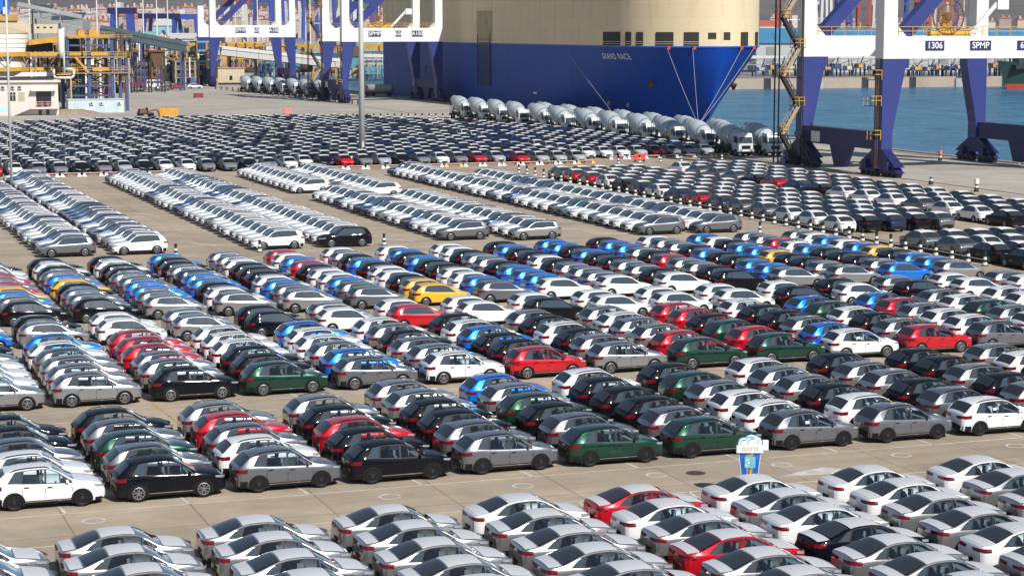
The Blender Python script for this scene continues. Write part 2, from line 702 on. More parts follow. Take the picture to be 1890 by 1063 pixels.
def wheel_meshes(r, wd, rim, seg=18):
    t = MB().lathe([(-wd / 2, r * 0.86), (-wd / 2 + 0.02, r * 0.97), (-wd * 0.2, r), (wd * 0.2, r), (wd / 2 - 0.02, r * 0.97), (wd / 2, r * 0.86), (wd / 2 - 0.015, r * 0.70)], seg)
    q = MB()
    ri = r * 0.70
    if rim == 'alloy':
        q.lathe([(-0.03, ri * 0.98), (0.004, ri), (0.012, ri * 0.9), (0.0, ri * 0.84)], seg, 0, None, False)
        q.lathe([(-0.01, ri * 0.9), (0.001, ri * 0.9)], seg, 1)
        for k in range(5):
            a0 = 2 * math.pi * k / 5 + 0.3
            for da in (-0.17, 0.17):
                c, sn = math.cos(a0 + da * 0.4), math.sin(a0 + da * 0.4)
                c2, s2 = math.cos(a0 + da * 1.5), math.sin(a0 + da * 1.5)
                q.beam((0.016, c * ri * 0.1, sn * ri * 0.1), (0.008, c2 * ri * 0.92, s2 * ri * 0.92), ri * 0.13, 0.02, 0, up=(1, 0, 0))
        q.lathe([(0.0, ri * 0.13), (0.024, ri * 0.12)], 10, 0)
    else:
        q.lathe([(-0.03, ri * 0.98), (0.0, ri), (-0.02, ri * 0.8), (-0.015, ri * 0.45), (0.012, ri * 0.3)], seg, 0)
        for k in range(5):
            a0 = 2 * math.pi * k / 5
            q.lathe([(0.0, ri * 0.05), (0.018, ri * 0.05)], 5, 1, Matrix.Translation((0, math.cos(a0) * ri * 0.2, math.sin(a0) * ri * 0.2)))
    rot = Matrix.Rotation(math.pi / 2, 4, 'Z')
    t.v = [tuple(rot @ Vector(v)) for v in t.v]
    q.v = [tuple(rot @ Matrix.Translation((wd / 2 - 0.008, 0, 0)) @ Vector(v)) for v in q.v]
    return t, q


def arch(c, x0, sgn, r, n=14, off=0.009):
    """black disc on the flank: arch trim, plus wheel-well shade put into its colour"""
    P = [(x0, sgn * (c.side(x0, 0.45) + off), 0.30)]
    for i in range(n + 1):
        a = math.pi * (-0.12 + 1.24 * i / n)
        x, z = x0 + r * math.cos(a), max(0.305 + r * math.sin(a), 0.15)
        P.append((x, sgn * (c.side(x, max(z, 0.35)) + off), z))
    k = len(P)
    f = [(0, i, i + 1) for i in range(1, k - 1)]
    if sgn > 0:
        f = [q[::-1] for q in f]
    return P, f


def car_parts(c, near=True, rim='alloy'):
    """list of (part name, mesh builder, material, smooth, children); body paint is the material None"""
    parts = []
    L = c.L
    parts.append(('body', c.body(), [None, M_TRIM], True, []))
    tr = MB()
    for sg in (1, -1):
        for x0 in c.ax:
            P, f = arch(c, x0, sg, c.tyre + 0.075)
            tr.add(P, f)
        # sill and bumpers
        rows = []
        for i in range(13):
            x = c.ax[0] + 0.3 + (c.ax[1] - c.ax[0] - 0.6) * i / 12
            rows.append([(x, sg * (c.side(x, z) + 0.008), z) for z in (0.19, 0.27, c.clad - 0.05)])
        tr.grid(rows, 0, flip=(sg > 0))
        if near:
            rows = []
            for i in range(7):
                x = c.ax[0] + 0.42 + (c.ax[1] - c.ax[0] - 0.84) * i / 6
                rows.append([(x, sg * (c.side(x, z) + 0.016), z) for z in (0.305, 0.335)])
            tr.grid(rows, 1, flip=(sg > 0))
            for xd in c.wins['seams']:
                rows = [[(x, sg * (c.side(x, z) + 0.004), z) for x in (xd - 0.010, xd + 0.010)] for z in (0.42, 0.6, 0.8, c.belt(xd) - 0.03, c.belt(xd))]
                tr.grid(rows, 0, flip=(sg < 0))
            for xd in c.wins['handles']:
                z = c.belt(xd) - 0.12
                y = c.side(xd, z)
                tr.box(xd - 0.1, xd + 0.1, min(sg * y, sg * (y + 0.035)), max(sg * y, sg * (y + 0.035)), z - 0.015, z + 0.015)
        ws = c.wins['side']
        if not c.open:
            q = c.window(sg, ws[-1][0] - 0.02, ws[0][1] + 0.02, ws[-1][2] - 0.015, ws[0][3] + 0.015, 16, 3, 0.012, 0.036, 0.003)
            tr.add(q.v, q.f)
        else:
            for wa, wb in zip(ws[1:], ws):
                q = c.window(sg, wa[1] - 0.012, wb[0] + 0.012, wa[3] - 0.012, wb[2] + 0.012, 2, 4, 0.004, 0.028, 0.012)
                tr.add(q.v, q.f)
            for lo_, um_ in (((0.0, 0.03), None), (None, (0.02, 0.055))):
                rows = []
                for i in range(17):
                    u = i / 16
                    if lo_:
                        x = ws[-1][0] - 0.02 + (ws[0][1] - ws[-1][0] + 0.04) * u
                        z0_, z1_ = c.belt(x) + lo_[0], c.belt(x) + lo_[1]
                    else:
                        x = ws[-1][2] - 0.02 + (ws[0][3] - ws[-1][2] + 0.04) * u
                        z0_, z1_ = c.edge(x)[1] - um_[1], c.edge(x)[1] - um_[0]
                    rows.append([(x, sg * (c.side(x, z) + 0.010), z) for z in (z0_, z1_)])
                tr.grid(rows, 0, flip=(sg < 0))
            q = c.window(sg, ws[0][1] - 0.10, ws[0][1] + 0.05, ws[0][3] - 0.02, ws[0][3] + 0.06, 1, 4, 0.0, 0.02, 0.011)
            tr.add(q.v, q.f)
            q = c.window(sg, ws[-1][0] - 0.03, ws[-1][0] + 0.03, ws[-1][2] - 0.03, ws[-1][2] + 0.03, 1, 4, 0.0, 0.02, 0.011)
            tr.add(q.v, q.f)
        for end in (-1, 1):
            q = c.strip(end, sg, -0.42, 0.75, lambda u: 0.2 + 0.1 * u, lambda u: (c.rear_clad if end < 0 else 0.34) + 0.10 * max(0, u - 0.35), 0.012)
            tr.add(q.v, q.f)
        # grille
        q = c.strip(1, sg, *c.grille, 0.016, 7)
        tr.add(q.v, q.f)
        if near:
            q = c.strip(-1, sg, 0.42, 0.75, lambda u: 0.44, lambda u: 0.56, 0.02, 3)
            tr.add(q.v, q.f)
    parts.append(('lower_trim', tr, [M_TRIM, M_CHROME], False, []))
    if c.rails:
        for sg in (1, -1):
            q = MB()
            x0, x1 = c.wins['roof']
            pts = [(x, sg * (c.edge(x)[2] - 0.03), c.edge(x)[1] + (0.055 if 0 < i < 8 else 0.0)) for i, x in enumerate([x0 + (x1 - x0) * j / 8 for j in range(9)])]
            for a, b_ in zip(pts, pts[1:]):
                q.beam(a, b_, 0.03, 0.03)
            parts.append(('roof_rail', q, [M_TRIM], False, []))
    GL = M_CLEAR if c.open else M_GLASS
    parts.append(('windscreen', c.panel(*c.screen), [GL], True, []))
    parts.append(('rear_window', c.panel(*c.rear), [M_REAR], True, []))
    if c.open:
        parts.append(('interior', c.interior(), [M_SEAT], False, []))
    for sg in (1, -1):
        if near:
            for wi, w in enumerate(c.wins['side']):
                parts.append(('side_window', c.window(sg, *w), [GL if wi < 2 else M_GLASS], True, []))
        else:
            q = MB()
            for w in c.wins['side']:
                t = c.window(sg, *w, n=4, m=2)
                q.add(t.v, t.f)
            parts.append(('side_windows', q, [M_GLASS], True, []))
        if near and c.open and sg < 0:
            w1 = c.wins['side'][1]
            xs_, zs_ = (w1[0] + w1[1]) / 2 - 0.05, c.belt(w1[0]) + 0.10
            parts.append(('window_sticker', MB().add([(x_, -(c.side(x_, z_) + 0.014), z_) for x_, z_ in ((xs_, zs_), (xs_ + 0.20, zs_), (xs_ + 0.20, zs_ + 0.12), (xs_, zs_ + 0.12))], [(0, 1, 2, 3)]), [M_FILM], False, []))
        t0, t1, za, zb_, zc, zd = c.tails
        parts.append(('tail_light', c.strip(-1, sg, t0, t1, lambda u: za + (zc - za) * u, lambda u: zb_ + (zd - zb_) * u, 0.014), [M_TAIL], False, []))
        t0, t1, za, zb_, zc, zd = c.heads
        parts.append(('headlight', c.strip(1, sg, t0, t1, lambda u: za + (zc - za) * u, lambda u: zb_ + (zd - zb_) * u, 0.014), [M_LAMP], False, []))
        if near:
            xm = c.wins['mirror']
            zm = c.belt(xm) + 0.10
            ym = c.side(xm, zm - 0.05)
            q = MB()
            y0, y1 = sg * (ym - 0.02), sg * (ym + 0.17)
            q.hexa([(xm - 0.05, y0, zm - 0.06), (xm + 0.07, y0, zm - 0.04), (xm + 0.05, y1, zm - 0.05), (xm - 0.05, y1, zm - 0.07), (xm - 0.05, y0, zm + 0.05), (xm + 0.05, y0, zm + 0.04), (xm + 0.03, y1, zm + 0.05), (xm - 0.05, y1, zm + 0.07)])
            parts.append(('mirror', q, [None], False, []))
    if c.film:
        for a, b_, f0, f1 in c.film:
            parts.append(('protective_film', c.panel(a, b_, f0, f1, 0.012), [getattr(c, 'film_m', M_FILM)], True, []))
    t, q = wheel_meshes(c.tyre, 0.20, rim, 18 if near else 12)
    for x0 in c.ax:
        for sg in (1, -1):
            m = Matrix.Translation((x0, sg * (c.side(x0, 0.4) - 0.078), c.tyre)) @ Matrix.Rotation(0 if sg > 0 else math.pi, 4, 'Z')
            wt, wq = MB(), MB()
            wt.v, wt.f, wt.m = [tuple(m @ Vector(v)) for v in t.v], t.f, t.m
            wq.v, wq.f, wq.m = [tuple(m @ Vector(v)) for v in q.v], q.f, q.m
            parts.append(('wheel', wt, [M_TYRE], False, [('rim', wq, [M_RIM, M_STEEL] if rim == 'alloy' else [M_STEEL, M_RIM], False)]))
    return parts


class CarKind:
    """meshes of one kind of car, shared by all its copies; painted meshes once per colour"""
    def __init__(s, c, near=True, rim='alloy', single=False):
        s.parts = car_parts(c, near, rim)
        s.cache = {}
        s.single = single

    def data(s, key, mb, mats, smooth, color, name):
        k = (key, color if None in mats else '')
        if k not in s.cache:
            s.cache[k] = mb.mesh(name, [PAINT[color] if q is None else q for q in mats], smooth)
        return s.cache[k]

    def joined(s, color):
        k = ('all', color)
        if k not in s.cache:
            allm, b, sm = [], MB(), []
            for nme, mb, mats, smooth, kids in s.parts:
                for (bb, mm, ss) in [(mb, mats, smooth)] + [(q[1], q[2], q[3]) for q in kids]:
                    idx = []
                    for q in mm:
                        q = getattr(s, 'paint', PAINT)[color] if q is None else q
                        if q not in allm:
                            allm.append(q)
                        idx.append(allm.index(q))
                    k0 = len(b.v)
                    b.v.extend(bb.v)
                    b.f.extend(tuple(i + k0 for i in f) for f in bb.f)
                    b.m.extend(idx[i] for i in bb.m)
                    sm.extend([ss] * len(bb.f))
            me = b.mesh('car', allm)
            me.polygons.foreach_set('use_smooth', sm)
            s.cache[k] = (me, b, allm, sm)
        return s.cache[k]

    def place(s, name, color, x, y, rz, label, cat, group):
        jx, jy, jr = rng.gauss(0, 0.06), rng.gauss(0, 0.045), rng.gauss(0, 0.009)
        if s.single:
            return tag(put(name, s.joined(color)[0], None, (x + jx, y + jy, 0.004), rz + jr), label, cat, group)
        root = thing(name, label, cat, (x + jx, y + jy, 0.004), rz + jr, group)
        for i, (nme, mb, mats, smooth, kids) in enumerate(s.parts):
            if nme == 'window_sticker' and (cat == 'sedan' or rng.random() > 0.22):
                continue
            o = put(nme, s.data(i, mb, mats, smooth, color, nme), root)
            for j, (kn, kb, km, ks) in enumerate(kids):
                put(kn, s.data((i, j), kb, km, ks, color, kn), o)
        return root


def crossover(hi=True):
    L = 4.43
    return Car(L,
        top=[(-2.215, 0.86), (-2.19, 1.00), (-2.12, 1.09), (-2.0, 1.19), (-1.80, 1.375), (-1.62, 1.505), (-1.3, 1.575), (-0.8, 1.63), (-0.25, 1.64), (0.08, 1.605), (0.42, 1.465), (0.98, 1.13), (1.13, 1.08), (1.5, 1.03), (1.85, 0.96), (2.05, 0.88), (2.16, 0.76), (2.215, 0.60)],
        belt=[(-2.215, 0.84), (-2.1, 1.02), (-1.7, 1.09), (-0.6, 1.02), (0.6, 0.975), (1.1, 0.955), (1.7, 0.90), (2.05, 0.80), (2.215, 0.57)],
        plan=[(-2.215, 0.68), (-2.15, 0.78), (-2.0, 0.855), (-1.5, 0.905), (-0.6, 0.90), (0.6, 0.90), (1.3, 0.905), (1.75, 0.865), (2.05, 0.76), (2.16, 0.67), (2.215, 0.56)],
        ax_r=-1.335, ax_f=1.275, tyre=0.36,
        wins={'side': [(-0.10, 0.90, -0.07, 0.38), (-1.02, -0.15, -0.93, -0.13), (-1.55, -1.09, -1.25, -1.0)],
              'seams': (0.92, -0.125, -1.0), 'handles': (0.05, -0.85), 'mirror': 0.72, 'roof': (-1.45, 0.1)},
        screen=(0.18, 0.98, 0.93, 0.97), rear=(-2.07, -1.66, 0.86, 0.9), tails=(-0.42, 0.36, 0.84, 1.0, 0.80, 0.93), heads=(-0.45, 0.2, 0.80, 0.87, 0.68, 0.78), tumble=0.36, rails=True, hi=hi, open_=True)


def sedan(hi=True):
    L = 4.68
    return Car(L,
        top=[(-2.34, 0.82), (-2.315, 0.98), (-2.25, 1.065), (-2.0, 1.10), (-1.78, 1.14), (-1.4, 1.27), (-1.0, 1.40), (-0.6, 1.465), (-0.15, 1.475), (0.25, 1.43), (0.6, 1.30), (1.1, 1.02), (1.3, 0.97), (1.7, 0.92), (2.05, 0.84), (2.24, 0.74), (2.34, 0.56)],
        belt=[(-2.34, 0.80), (-2.2, 0.98), (-1.7, 1.0), (-0.6, 0.945), (0.6, 0.90), (1.2, 0.875), (1.8, 0.82), (2.15, 0.72), (2.34, 0.54)],
        plan=[(-2.34, 0.70), (-2.26, 0.80), (-2.05, 0.87), (-1.5, 0.915), (0, 0.905), (1.3, 0.915), (1.85, 0.87), (2.15, 0.76), (2.27, 0.66), (2.34, 0.54)],
        ax_r=-1.36, ax_f=1.32, tyre=0.33,
        wins={'side': [(-0.12, 0.98, -0.1, 0.42), (-1.05, -0.17, -0.88, -0.15), (-1.52, -1.10, -1.1, -0.93)],
              'seams': (1.0, -0.14, -1.02), 'handles': (0.05, -0.9), 'mirror': 0.78, 'roof': (-0.9, 0.2)},
        screen=(0.3, 1.12, 0.93, 0.97), rear=(-1.76, -0.98, 0.84, 0.86), tails=(-0.34, 0.42, 0.84, 0.98, 0.82, 0.93), heads=(-0.5, 0.16, 0.72, 0.80, 0.60, 0.70), tumble=0.42,
        film=[(-0.93, 0.24, 0.96, 0.95), (1.16, 2.0, 0.93, 0.9), (-2.24, -1.82, 0.93, 0.95)], clad=0.30, hi=hi, open_=True)


def hatchback(hi=True):
    L = 4.11
    return Car(L,
        top=[(-2.055, 0.80), (-2.03, 0.95), (-1.95, 1.06), (-1.82, 1.20), (-1.6, 1.37), (-1.35, 1.44), (-0.8, 1.50), (-0.2, 1.495), (0.2, 1.43), (0.55, 1.26), (0.98, 1.02), (1.15, 0.97), (1.5, 0.91), (1.8, 0.83), (1.97, 0.73), (2.055, 0.56)],
        belt=[(-2.055, 0.78), (-1.9, 0.98), (-1.5, 1.02), (-0.6, 0.95), (0.6, 0.90), (1.1, 0.87), (1.6, 0.81), (1.9, 0.70), (2.055, 0.54)],
        plan=[(-2.055, 0.66), (-1.98, 0.77), (-1.8, 0.85), (-1.4, 0.895), (0, 0.885), (1.2, 0.895), (1.65, 0.845), (1.92, 0.73), (2.0, 0.65), (2.055, 0.54)],
        ax_r=-1.30, ax_f=1.27, tyre=0.32,
        wins={'side': [(-0.10, 0.86, -0.07, 0.36), (-1.0, -0.15, -0.9, -0.13), (-1.42, -1.05, -1.2, -0.95)], 'seams': (0.9, -0.12, -1.0), 'handles': (0.05, -0.85), 'mirror': 0.7, 'roof': (-1, 0)},
        screen=(0.26, 0.98, 0.93, 0.97), rear=(-1.93, -1.56, 0.84, 0.88), tails=(-0.36, 0.30, 0.80, 0.94, 0.76, 0.88), heads=(-0.45, 0.16, 0.70, 0.79, 0.60, 0.70), tumble=0.40, clad=0.30, hi=hi)


def suv(hi=True, box=False, film=False):
    L = 4.62
    q = 0.06 if box else 0.0
    c = Car(L,
        top=[(-2.31, 0.84), (-2.29, 1.02), (-2.22, 1.14), (-2.10, 1.30), (-1.93 - q, 1.52), (-1.8 - q, 1.61), (-1.4, 1.655), (-0.8, 1.69), (-0.2, 1.685), (0.2, 1.63), (0.5, 1.49), (1.0, 1.18), (1.16, 1.12), (1.6, 1.07), (1.95, 0.99), (2.15, 0.90), (2.26, 0.78), (2.31, 0.60)],
        belt=[(-2.31, 0.82), (-2.15, 1.06), (-1.7, 1.12), (-0.6, 1.06), (0.6, 1.02), (1.15, 0.99), (1.8, 0.93), (2.15, 0.82), (2.31, 0.57)],
        plan=[(-2.31, 0.72), (-2.24, 0.82), (-2.08, 0.885), (-1.5, 0.935), (0, 0.925), (1.3, 0.935), (1.85, 0.89), (2.15, 0.78), (2.26, 0.68), (2.31, 0.58)],
        ax_r=-1.38, ax_f=1.34, tyre=0.37,
        wins={'side': [(-0.10, 0.92, -0.07, 0.45), (-1.05, -0.16, -0.98, -0.13), (-1.68, -1.12, -1.5, -1.05)], 'seams': (0.95, -0.13, -1.05), 'handles': (0.05, -0.9), 'mirror': 0.75, 'roof': (-1.6, 0.15)},
        screen=(0.27, 1.0, 0.93, 0.97), rear=(-2.18, -1.86, 0.86, 0.9), tails=(-0.36, 0.34, 0.92, 1.06, 0.90, 1.0), heads=(-0.5, 0.14, 0.80, 0.88, 0.70, 0.80), tumble=0.33, rails=True, hi=hi)
    c.grille = (-0.16, 0.75, lambda u: 0.40 + 0.02 * u, lambda u: 0.56 + 0.16 * min(1, u * 2))
    if film:
        c.film = [(-1.7, 0.2, 0.95, 0.94)]
        c.film_m = M_FILM2
    return c


def fastback_suv(hi=False):
    L = 4.68
    c = Car(L,
        top=[(-2.34, 0.84), (-2.32, 1.02), (-2.25, 1.10), (-2.1, 1.16), (-1.8, 1.34), (-1.5, 1.49), (-1.1, 1.58), (-0.6, 1.625), (-0.1, 1.61), (0.3, 1.54), (0.6, 1.39), (1.05, 1.12), (1.25, 1.06), (1.65, 1.01), (2.0, 0.93), (2.2, 0.82), (2.34, 0.58)],
        belt=[(-2.34, 0.82), (-2.2, 1.04), (-1.7, 1.08), (-0.6, 1.02), (0.6, 0.98), (1.15, 0.95), (1.8, 0.89), (2.15, 0.78), (2.34, 0.55)],
        plan=[(-2.34, 0.71), (-2.26, 0.82), (-2.05, 0.885), (-1.5, 0.93), (0, 0.92), (1.3, 0.93), (1.85, 0.88), (2.15, 0.77), (2.27, 0.67), (2.34, 0.56)],
        ax_r=-1.38, ax_f=1.34, tyre=0.345,
        wins={'side': [(-0.10, 0.95, -0.07, 0.5), (-1.05, -0.16, -0.95, -0.13), (-1.62, -1.12, -1.25, -1.0)], 'seams': (0.95, -0.13, -1.05), 'handles': (0.05, -0.9), 'mirror': 0.75, 'roof': (-1.2, 0.2)},
        screen=(0.36, 1.08, 0.93, 0.97), rear=(-2.1, -1.42, 0.84, 0.88), tails=(-0.28, 0.22, 0.95, 1.0, 0.95, 0.99), heads=(-0.5, 0.14, 0.76, 0.85, 0.66, 0.76), tumble=0.37, hi=hi)
    c.film = [(-1.36, 0.3, 0.96, 0.95), (1.2, 2.1, 0.93, 0.85)]
    c.film_m = M_FILM2
    return c


CH = {'W': 'white', 'S': 'silver', 'G': 'grey', 'K': 'black', 'U': 'blue', 'R': 'red', 'N': 'green', 'Y': 'yellow', 'V': 'navy', 'B': 'cobalt', 'T': 'teal'}
K_SEDAN = CarKind(sedan(), True, 'alloy')
K_CROSS_STEEL = CarKind(crossover(), True, 'steel')
K_CROSS = CarKind(crossover(), True, 'alloy')
K_HATCH = CarKind(hatchback(), False, 'alloy')
K_SUV = CarKind(suv(), False, 'alloy')
K_SUVF = CarKind(suv(True, False, True), False, 'alloy')
K_SUVB = CarKind(suv(True, True), False, 'alloy')
K_FAST = CarKind(fastback_suv(), False, 'alloy', single=True)


def colname(c):
    return c

# --- sedans nearest the camera: files start at the far row and come towards us
FA = ['SSSS', 'SSSSS', 'SSSSS', 'SSSSSS', 'WSSSSS', 'RWSRSS', 'WSWKSSS', 'WWSSWSS', 'WSSSSSS', 'WSWSSSW', 'WSSWS']
k = 0
for i, f in enumerate(FA):
    tx = 8.67 + 4.955 * (i - 1)
    n = 0
    for j, ch in enumerate(f):
        x, y = tx + 2.30, 68.72 - 2.545 * j + 0.75
        u, v, d = pix(x, y, 1.0)
        if not (-140 < u < 2030 and v < 1130):
            continue
        n += 1
        K_SEDAN.place('sedan', CH[ch], x, y, 0,
                      '%s sedan, %s car from the aisle in the %s file from left, nearest block' % (CH[ch], ordn(j + 1), ordn(i + 1)), 'sedan', 'sedans in the nearest block')

# --- crossovers behind the aisle
FB = ['WWGKK', 'KGNGK', 'GWGRS', 'KKRKS', 'GGKKSS', 'NGKNSU', 'NGKKKW', 'GWWSNK', 'GWKSSW', 'WGKSSK', 'GSKSKK', 'KWSKWS']
for i, f in enumerate(FB):
    for j, ch in enumerate(f):
        x, y = 8.32 + 4.835 * i + 1.335, 79.55 + 0.83 + 2.735 * j
        if not inview(x, y, 130, 0.8):
            continue
        kk = K_CROSS_STEEL if not (i == 1 and j == 0) else K_CROSS
        kk.place('crossover', CH[ch], x, y, 0,
                 '%s crossover, %s from the front in the %s file from left, block behind sedans' % (CH[ch], ordn(j + 1), ordn(i + 1)), 'crossover', 'crossovers in the block behind the sedans')

FC = ['SWWWGK', 'SSSGWU', 'KSSRRR', 'NKKWWW', 'GUSWWU', 'WSSKSW', 'RKKUWK', 'SSKWKS', 'NRSSWS', 'NRNKRR', 'WUSKKW', 'RSKWNU', 'GWWSRU', 'KWSNWS', 'SWKSWW', 'WSKWSW']
for i, f in enumerate(FC):
    for j, ch in enumerate(f):
        x, y = 13.52 + 4.815 * (i - 1) + 1.335, 100.9 + 0.83 + 2.7 * j
        if not inview(x, y, 110, 0.8):
            continue
        K_CROSS.place('crossover', CH[ch], x, y, 0,
                      '%s crossover, %s from the front in the %s file from left, middle block' % (CH[ch], ordn(j + 1), ordn(i + 1)), 'crossover', 'crossovers in the middle block')

# --- hatchbacks behind them, two rows and then ten
FH = {0: ('SK', 'KGUYRGRWWK'), 1: ('WW', 'KGGKYUGKWK'), 2: ('SS', 'SGUUGGKKWK'), 3: ('KK', 'SWKUUVSKKU'), 4: ('WS', 'SGUWKKKWSS'), 5: ('RW', 'GGUWWKRUWR'),
      6: ('WW', 'YYKWWKUKSW'), 7: ('KW', 'GUWWKKUKUW'), 8: ('WW', 'WUUUKSSKWW'), 9: ('WW', 'WSSSKWKKUK'), 10: ('WW', 'WKSSKKUKUU'), 11: ('KW', 'KKSSRKSUUK'),
      12: ('WK', 'SUUKKUKSSW'), 13: ('KS', 'SSKKYUUKWU'), 14: ('WW', 'USKKKUWRSS'), 15: ('WS', 'SUUKYUWUWS'), 16: ('SW', 'WSUUSSKKUW'), 17: ('SW', 'SWUUKWSUSW'), -1: ('UW', 'UKWGRWKWSW')}
for i in range(-1, 20):
    a, b = FH.get(i, (None, None))
    if a is None:
        a = ''.join(rng.choice('WSKUG') for _ in range(2))
        b = ''.join(rng.choice('WWSSKKUUGR') for _ in range(10))
    for j, ch in enumerate(a + b):
        y = (120.3 + 2.73 * j) if j < 2 else (130.0 + 2.67 * (j - 2))
        x = 13.94 + 4.525 * i + 1.29
        y += 0.8
        if x > 87.5 or not inview(x, y, 90, 0.8):
            continue
        K_HATCH.place('hatchback', CH[ch], x, y, 0,
                      '%s hatchback, %s from the front in the %s file from left, hatchback block' % (CH[ch], ordn(j + 1), ordn(i + 2)), 'hatchback', 'hatchbacks in the block behind the crossovers')

# --- SUVs facing left, in pairs of long files
DF = [(21.25 - 5.9, 1.0, 0.0), (21.25, 168.6, 250), (27.1, 168.4, 250), (38.8, 168.2, 249), (44.7, 168.2, 249), (56.1, 170.2, 252), (62.2, 168.2, 252), (74.4, 168.6, 249), (80.1, 168.2, 235)]
for i, (xf, y0, y1) in enumerate(DF):
    n = 0
    y = y0
    j = 0
    while y < y1:
        skip = (i == 5 and 216 < y < 222) or (i == 6 and 208 < y < 214.5)
        if not skip and inview(xf + 1.35, y + 0.8, 70, 0.8):
            n += 1
            ch = rng.choice('WWWWWWWWWWSVGV' if i > 2 else 'WWWWWWSVVVVG')
            if n == 1:
                ch = {1: 'G', 2: 'W', 3: 'W', 4: 'K', 5: 'G', 6: 'S', 7: 'G', 8: 'G'}.get(i, 'W')
            if i == 7 and n == 8:
                ch = 'T'
            kk = K_SUVB if (i, n) in ((6, 1), (7, 8), (5, 12)) or rng.random() < 0.08 else (K_SUVF if ch in 'VGW' and rng.random() < 0.75 and n > 1 else K_SUV)
            kk.place('suv', CH[ch], xf + 1.38, y + 0.85, math.pi,
                     '%s SUV facing left, %s from the near end of the %s file from left' % (CH[ch], ordn(n), ordn(i)), 'SUV', 'SUVs parked in long files facing left')
        y += 2.72
        j += 1

# --- fastback SUVs under pale roof film, facing away, right of the striped posts
for bi, (xs, ys, nm) in enumerate((([92.1 + 2.6 * q for q in range(5)], [165.6 + 5.03 * q for q in range(15)], 'along the striped posts'),
                                   ([109.7 + 2.75 * q for q in range(4)], [165.0 + 5.25 * q for q in range(16)], 'beside the blue crane feet'),
                                   ([91.8 + 2.62 * q for q in range(9)], [135.2 + 5.1 * q for q in range(4)], 'at the right edge'))):
    for i, x in enumerate(xs):
        for j, y in enumerate(ys):
            if bi == 1 and y > 243 - 1.2 * i or (bi == 1 and i == 3 and j < 2):
                continue
            if bi == 0 and y > 240 - 1.5 * (4 - i) * 0 - 0:
                continue
            if not inview(x, y, 60, 0.8):
                continue
            ch = rng.choice('WWKKKGGSVVVKGWKGR')
            if bi == 0 and i == 0:
                ch = 'KWWWWSURUWKURRG'[j] if False else 'WWWGGVRVWVKWRRG'[j % 15]
            K_FAST.place('fastback_suv', CH[ch], x, y, math.pi / 2,
                         '%s fastback SUV, %s from near end, %s file, %s' % (CH[ch], ordn(j + 1), ordn(i + 1), nm), 'fastback SUV', 'fastback SUVs facing away')

# --- the great far block, facing us: matte paint and dull dark glass mirroring little sky, under the film
FARP = {n_: mat('matte_' + n_, PAINT[n_].node_tree.nodes['Principled BSDF'].inputs['Base Color'].default_value[:3], 0.5, 0.0, 0.1, 0.15) for n_ in PAINT}
M_FGLASS = mat('matte_glass', (0.010, 0.013, 0.018), 0.25, 0.0, 0.0, 0.2)


def matte(kind_):
    for i_, p_ in enumerate(kind_.parts):
        kind_.parts[i_] = (p_[0], p_[1], [M_FGLASS if q is M_GLASS or q is M_REAR else q for q in p_[2]], p_[3], p_[4])
    kind_.paint = FARP
    return kind_


far_cars = []
ncol = 0
for i in range(-4, 36):
    x = 34.63 + 2.735 * (i - 4)
    if x > 106.5:
        break
    for j in range(27):
        y = 264.9 + 4.95 * j + (2.6 if 66 < x < 95 else 0)
        if y > 398 - max(0, (62 - x)) * 0.55:
            continue
        if 78.5 < x < 83.2 and 283 < y < 290:
            continue
        far_cars.append((x, y, i, j, 0))
for i in range(9):
    x = 110.6 + 2.68 * i
    for j in range(26):
        y = 273.0 + 4.95 * j
        if y > 392 - 7.5 * i * 0.9 or x > 131:
            continue
        far_cars.append((x, y, i, j, 1))
far_cars = [c for c in far_cars if inview(c[0], c[1], 40, 0.8)]
far_cars.sort(key=lambda c: pix(c[0], c[1])[2])
cf = fastback_suv(False)
cf.film = cf.film[:1]
K_FARN = matte(CarKind(cf, False, 'steel', single=True))
cg = fastback_suv(False)
cg.film = None
K_FARP = matte(CarKind(cg, False, 'steel', single=True))
rest = []
li = {}
for c in sorted(far_cars[:300], key=lambda q: q[0]):
    li.setdefault((c[4], c[2]), len([1 for z in li if z[0] == c[4]]) + 1)
for n_, (x, y, i, j, blk) in enumerate(far_cars):
    ch = rng.choice('WSGGVVVVKKGV')
    if blk == 1 and y < 330:
        ch = rng.choice('BBBVGSWB')
    if blk == 0 and x > 80 and 266 < y < 300:
        ch = rng.choice('BBVBBS')
    if j == 0:
        ch = rng.choice('WSGGRWSVKWS')
    if n_ < 300:
        (K_FARN if (j == 0 or rng.random() < 0.72) else K_FARP).place('parked_car', CH[ch], x, y, -math.pi / 2,
                     '%s car facing us, %s row back, %s file from left, %s' % (CH[ch], ordn(j + 1), ordn(li[(blk, i)]), 'far block' if blk == 0 else 'far block by the mixers'), 'car', 'cars in the far block facing us')
    else:
        rest.append((x, y, ch))


class Low(Car):
    def body(s):
        b = Car.body(s)
        return b


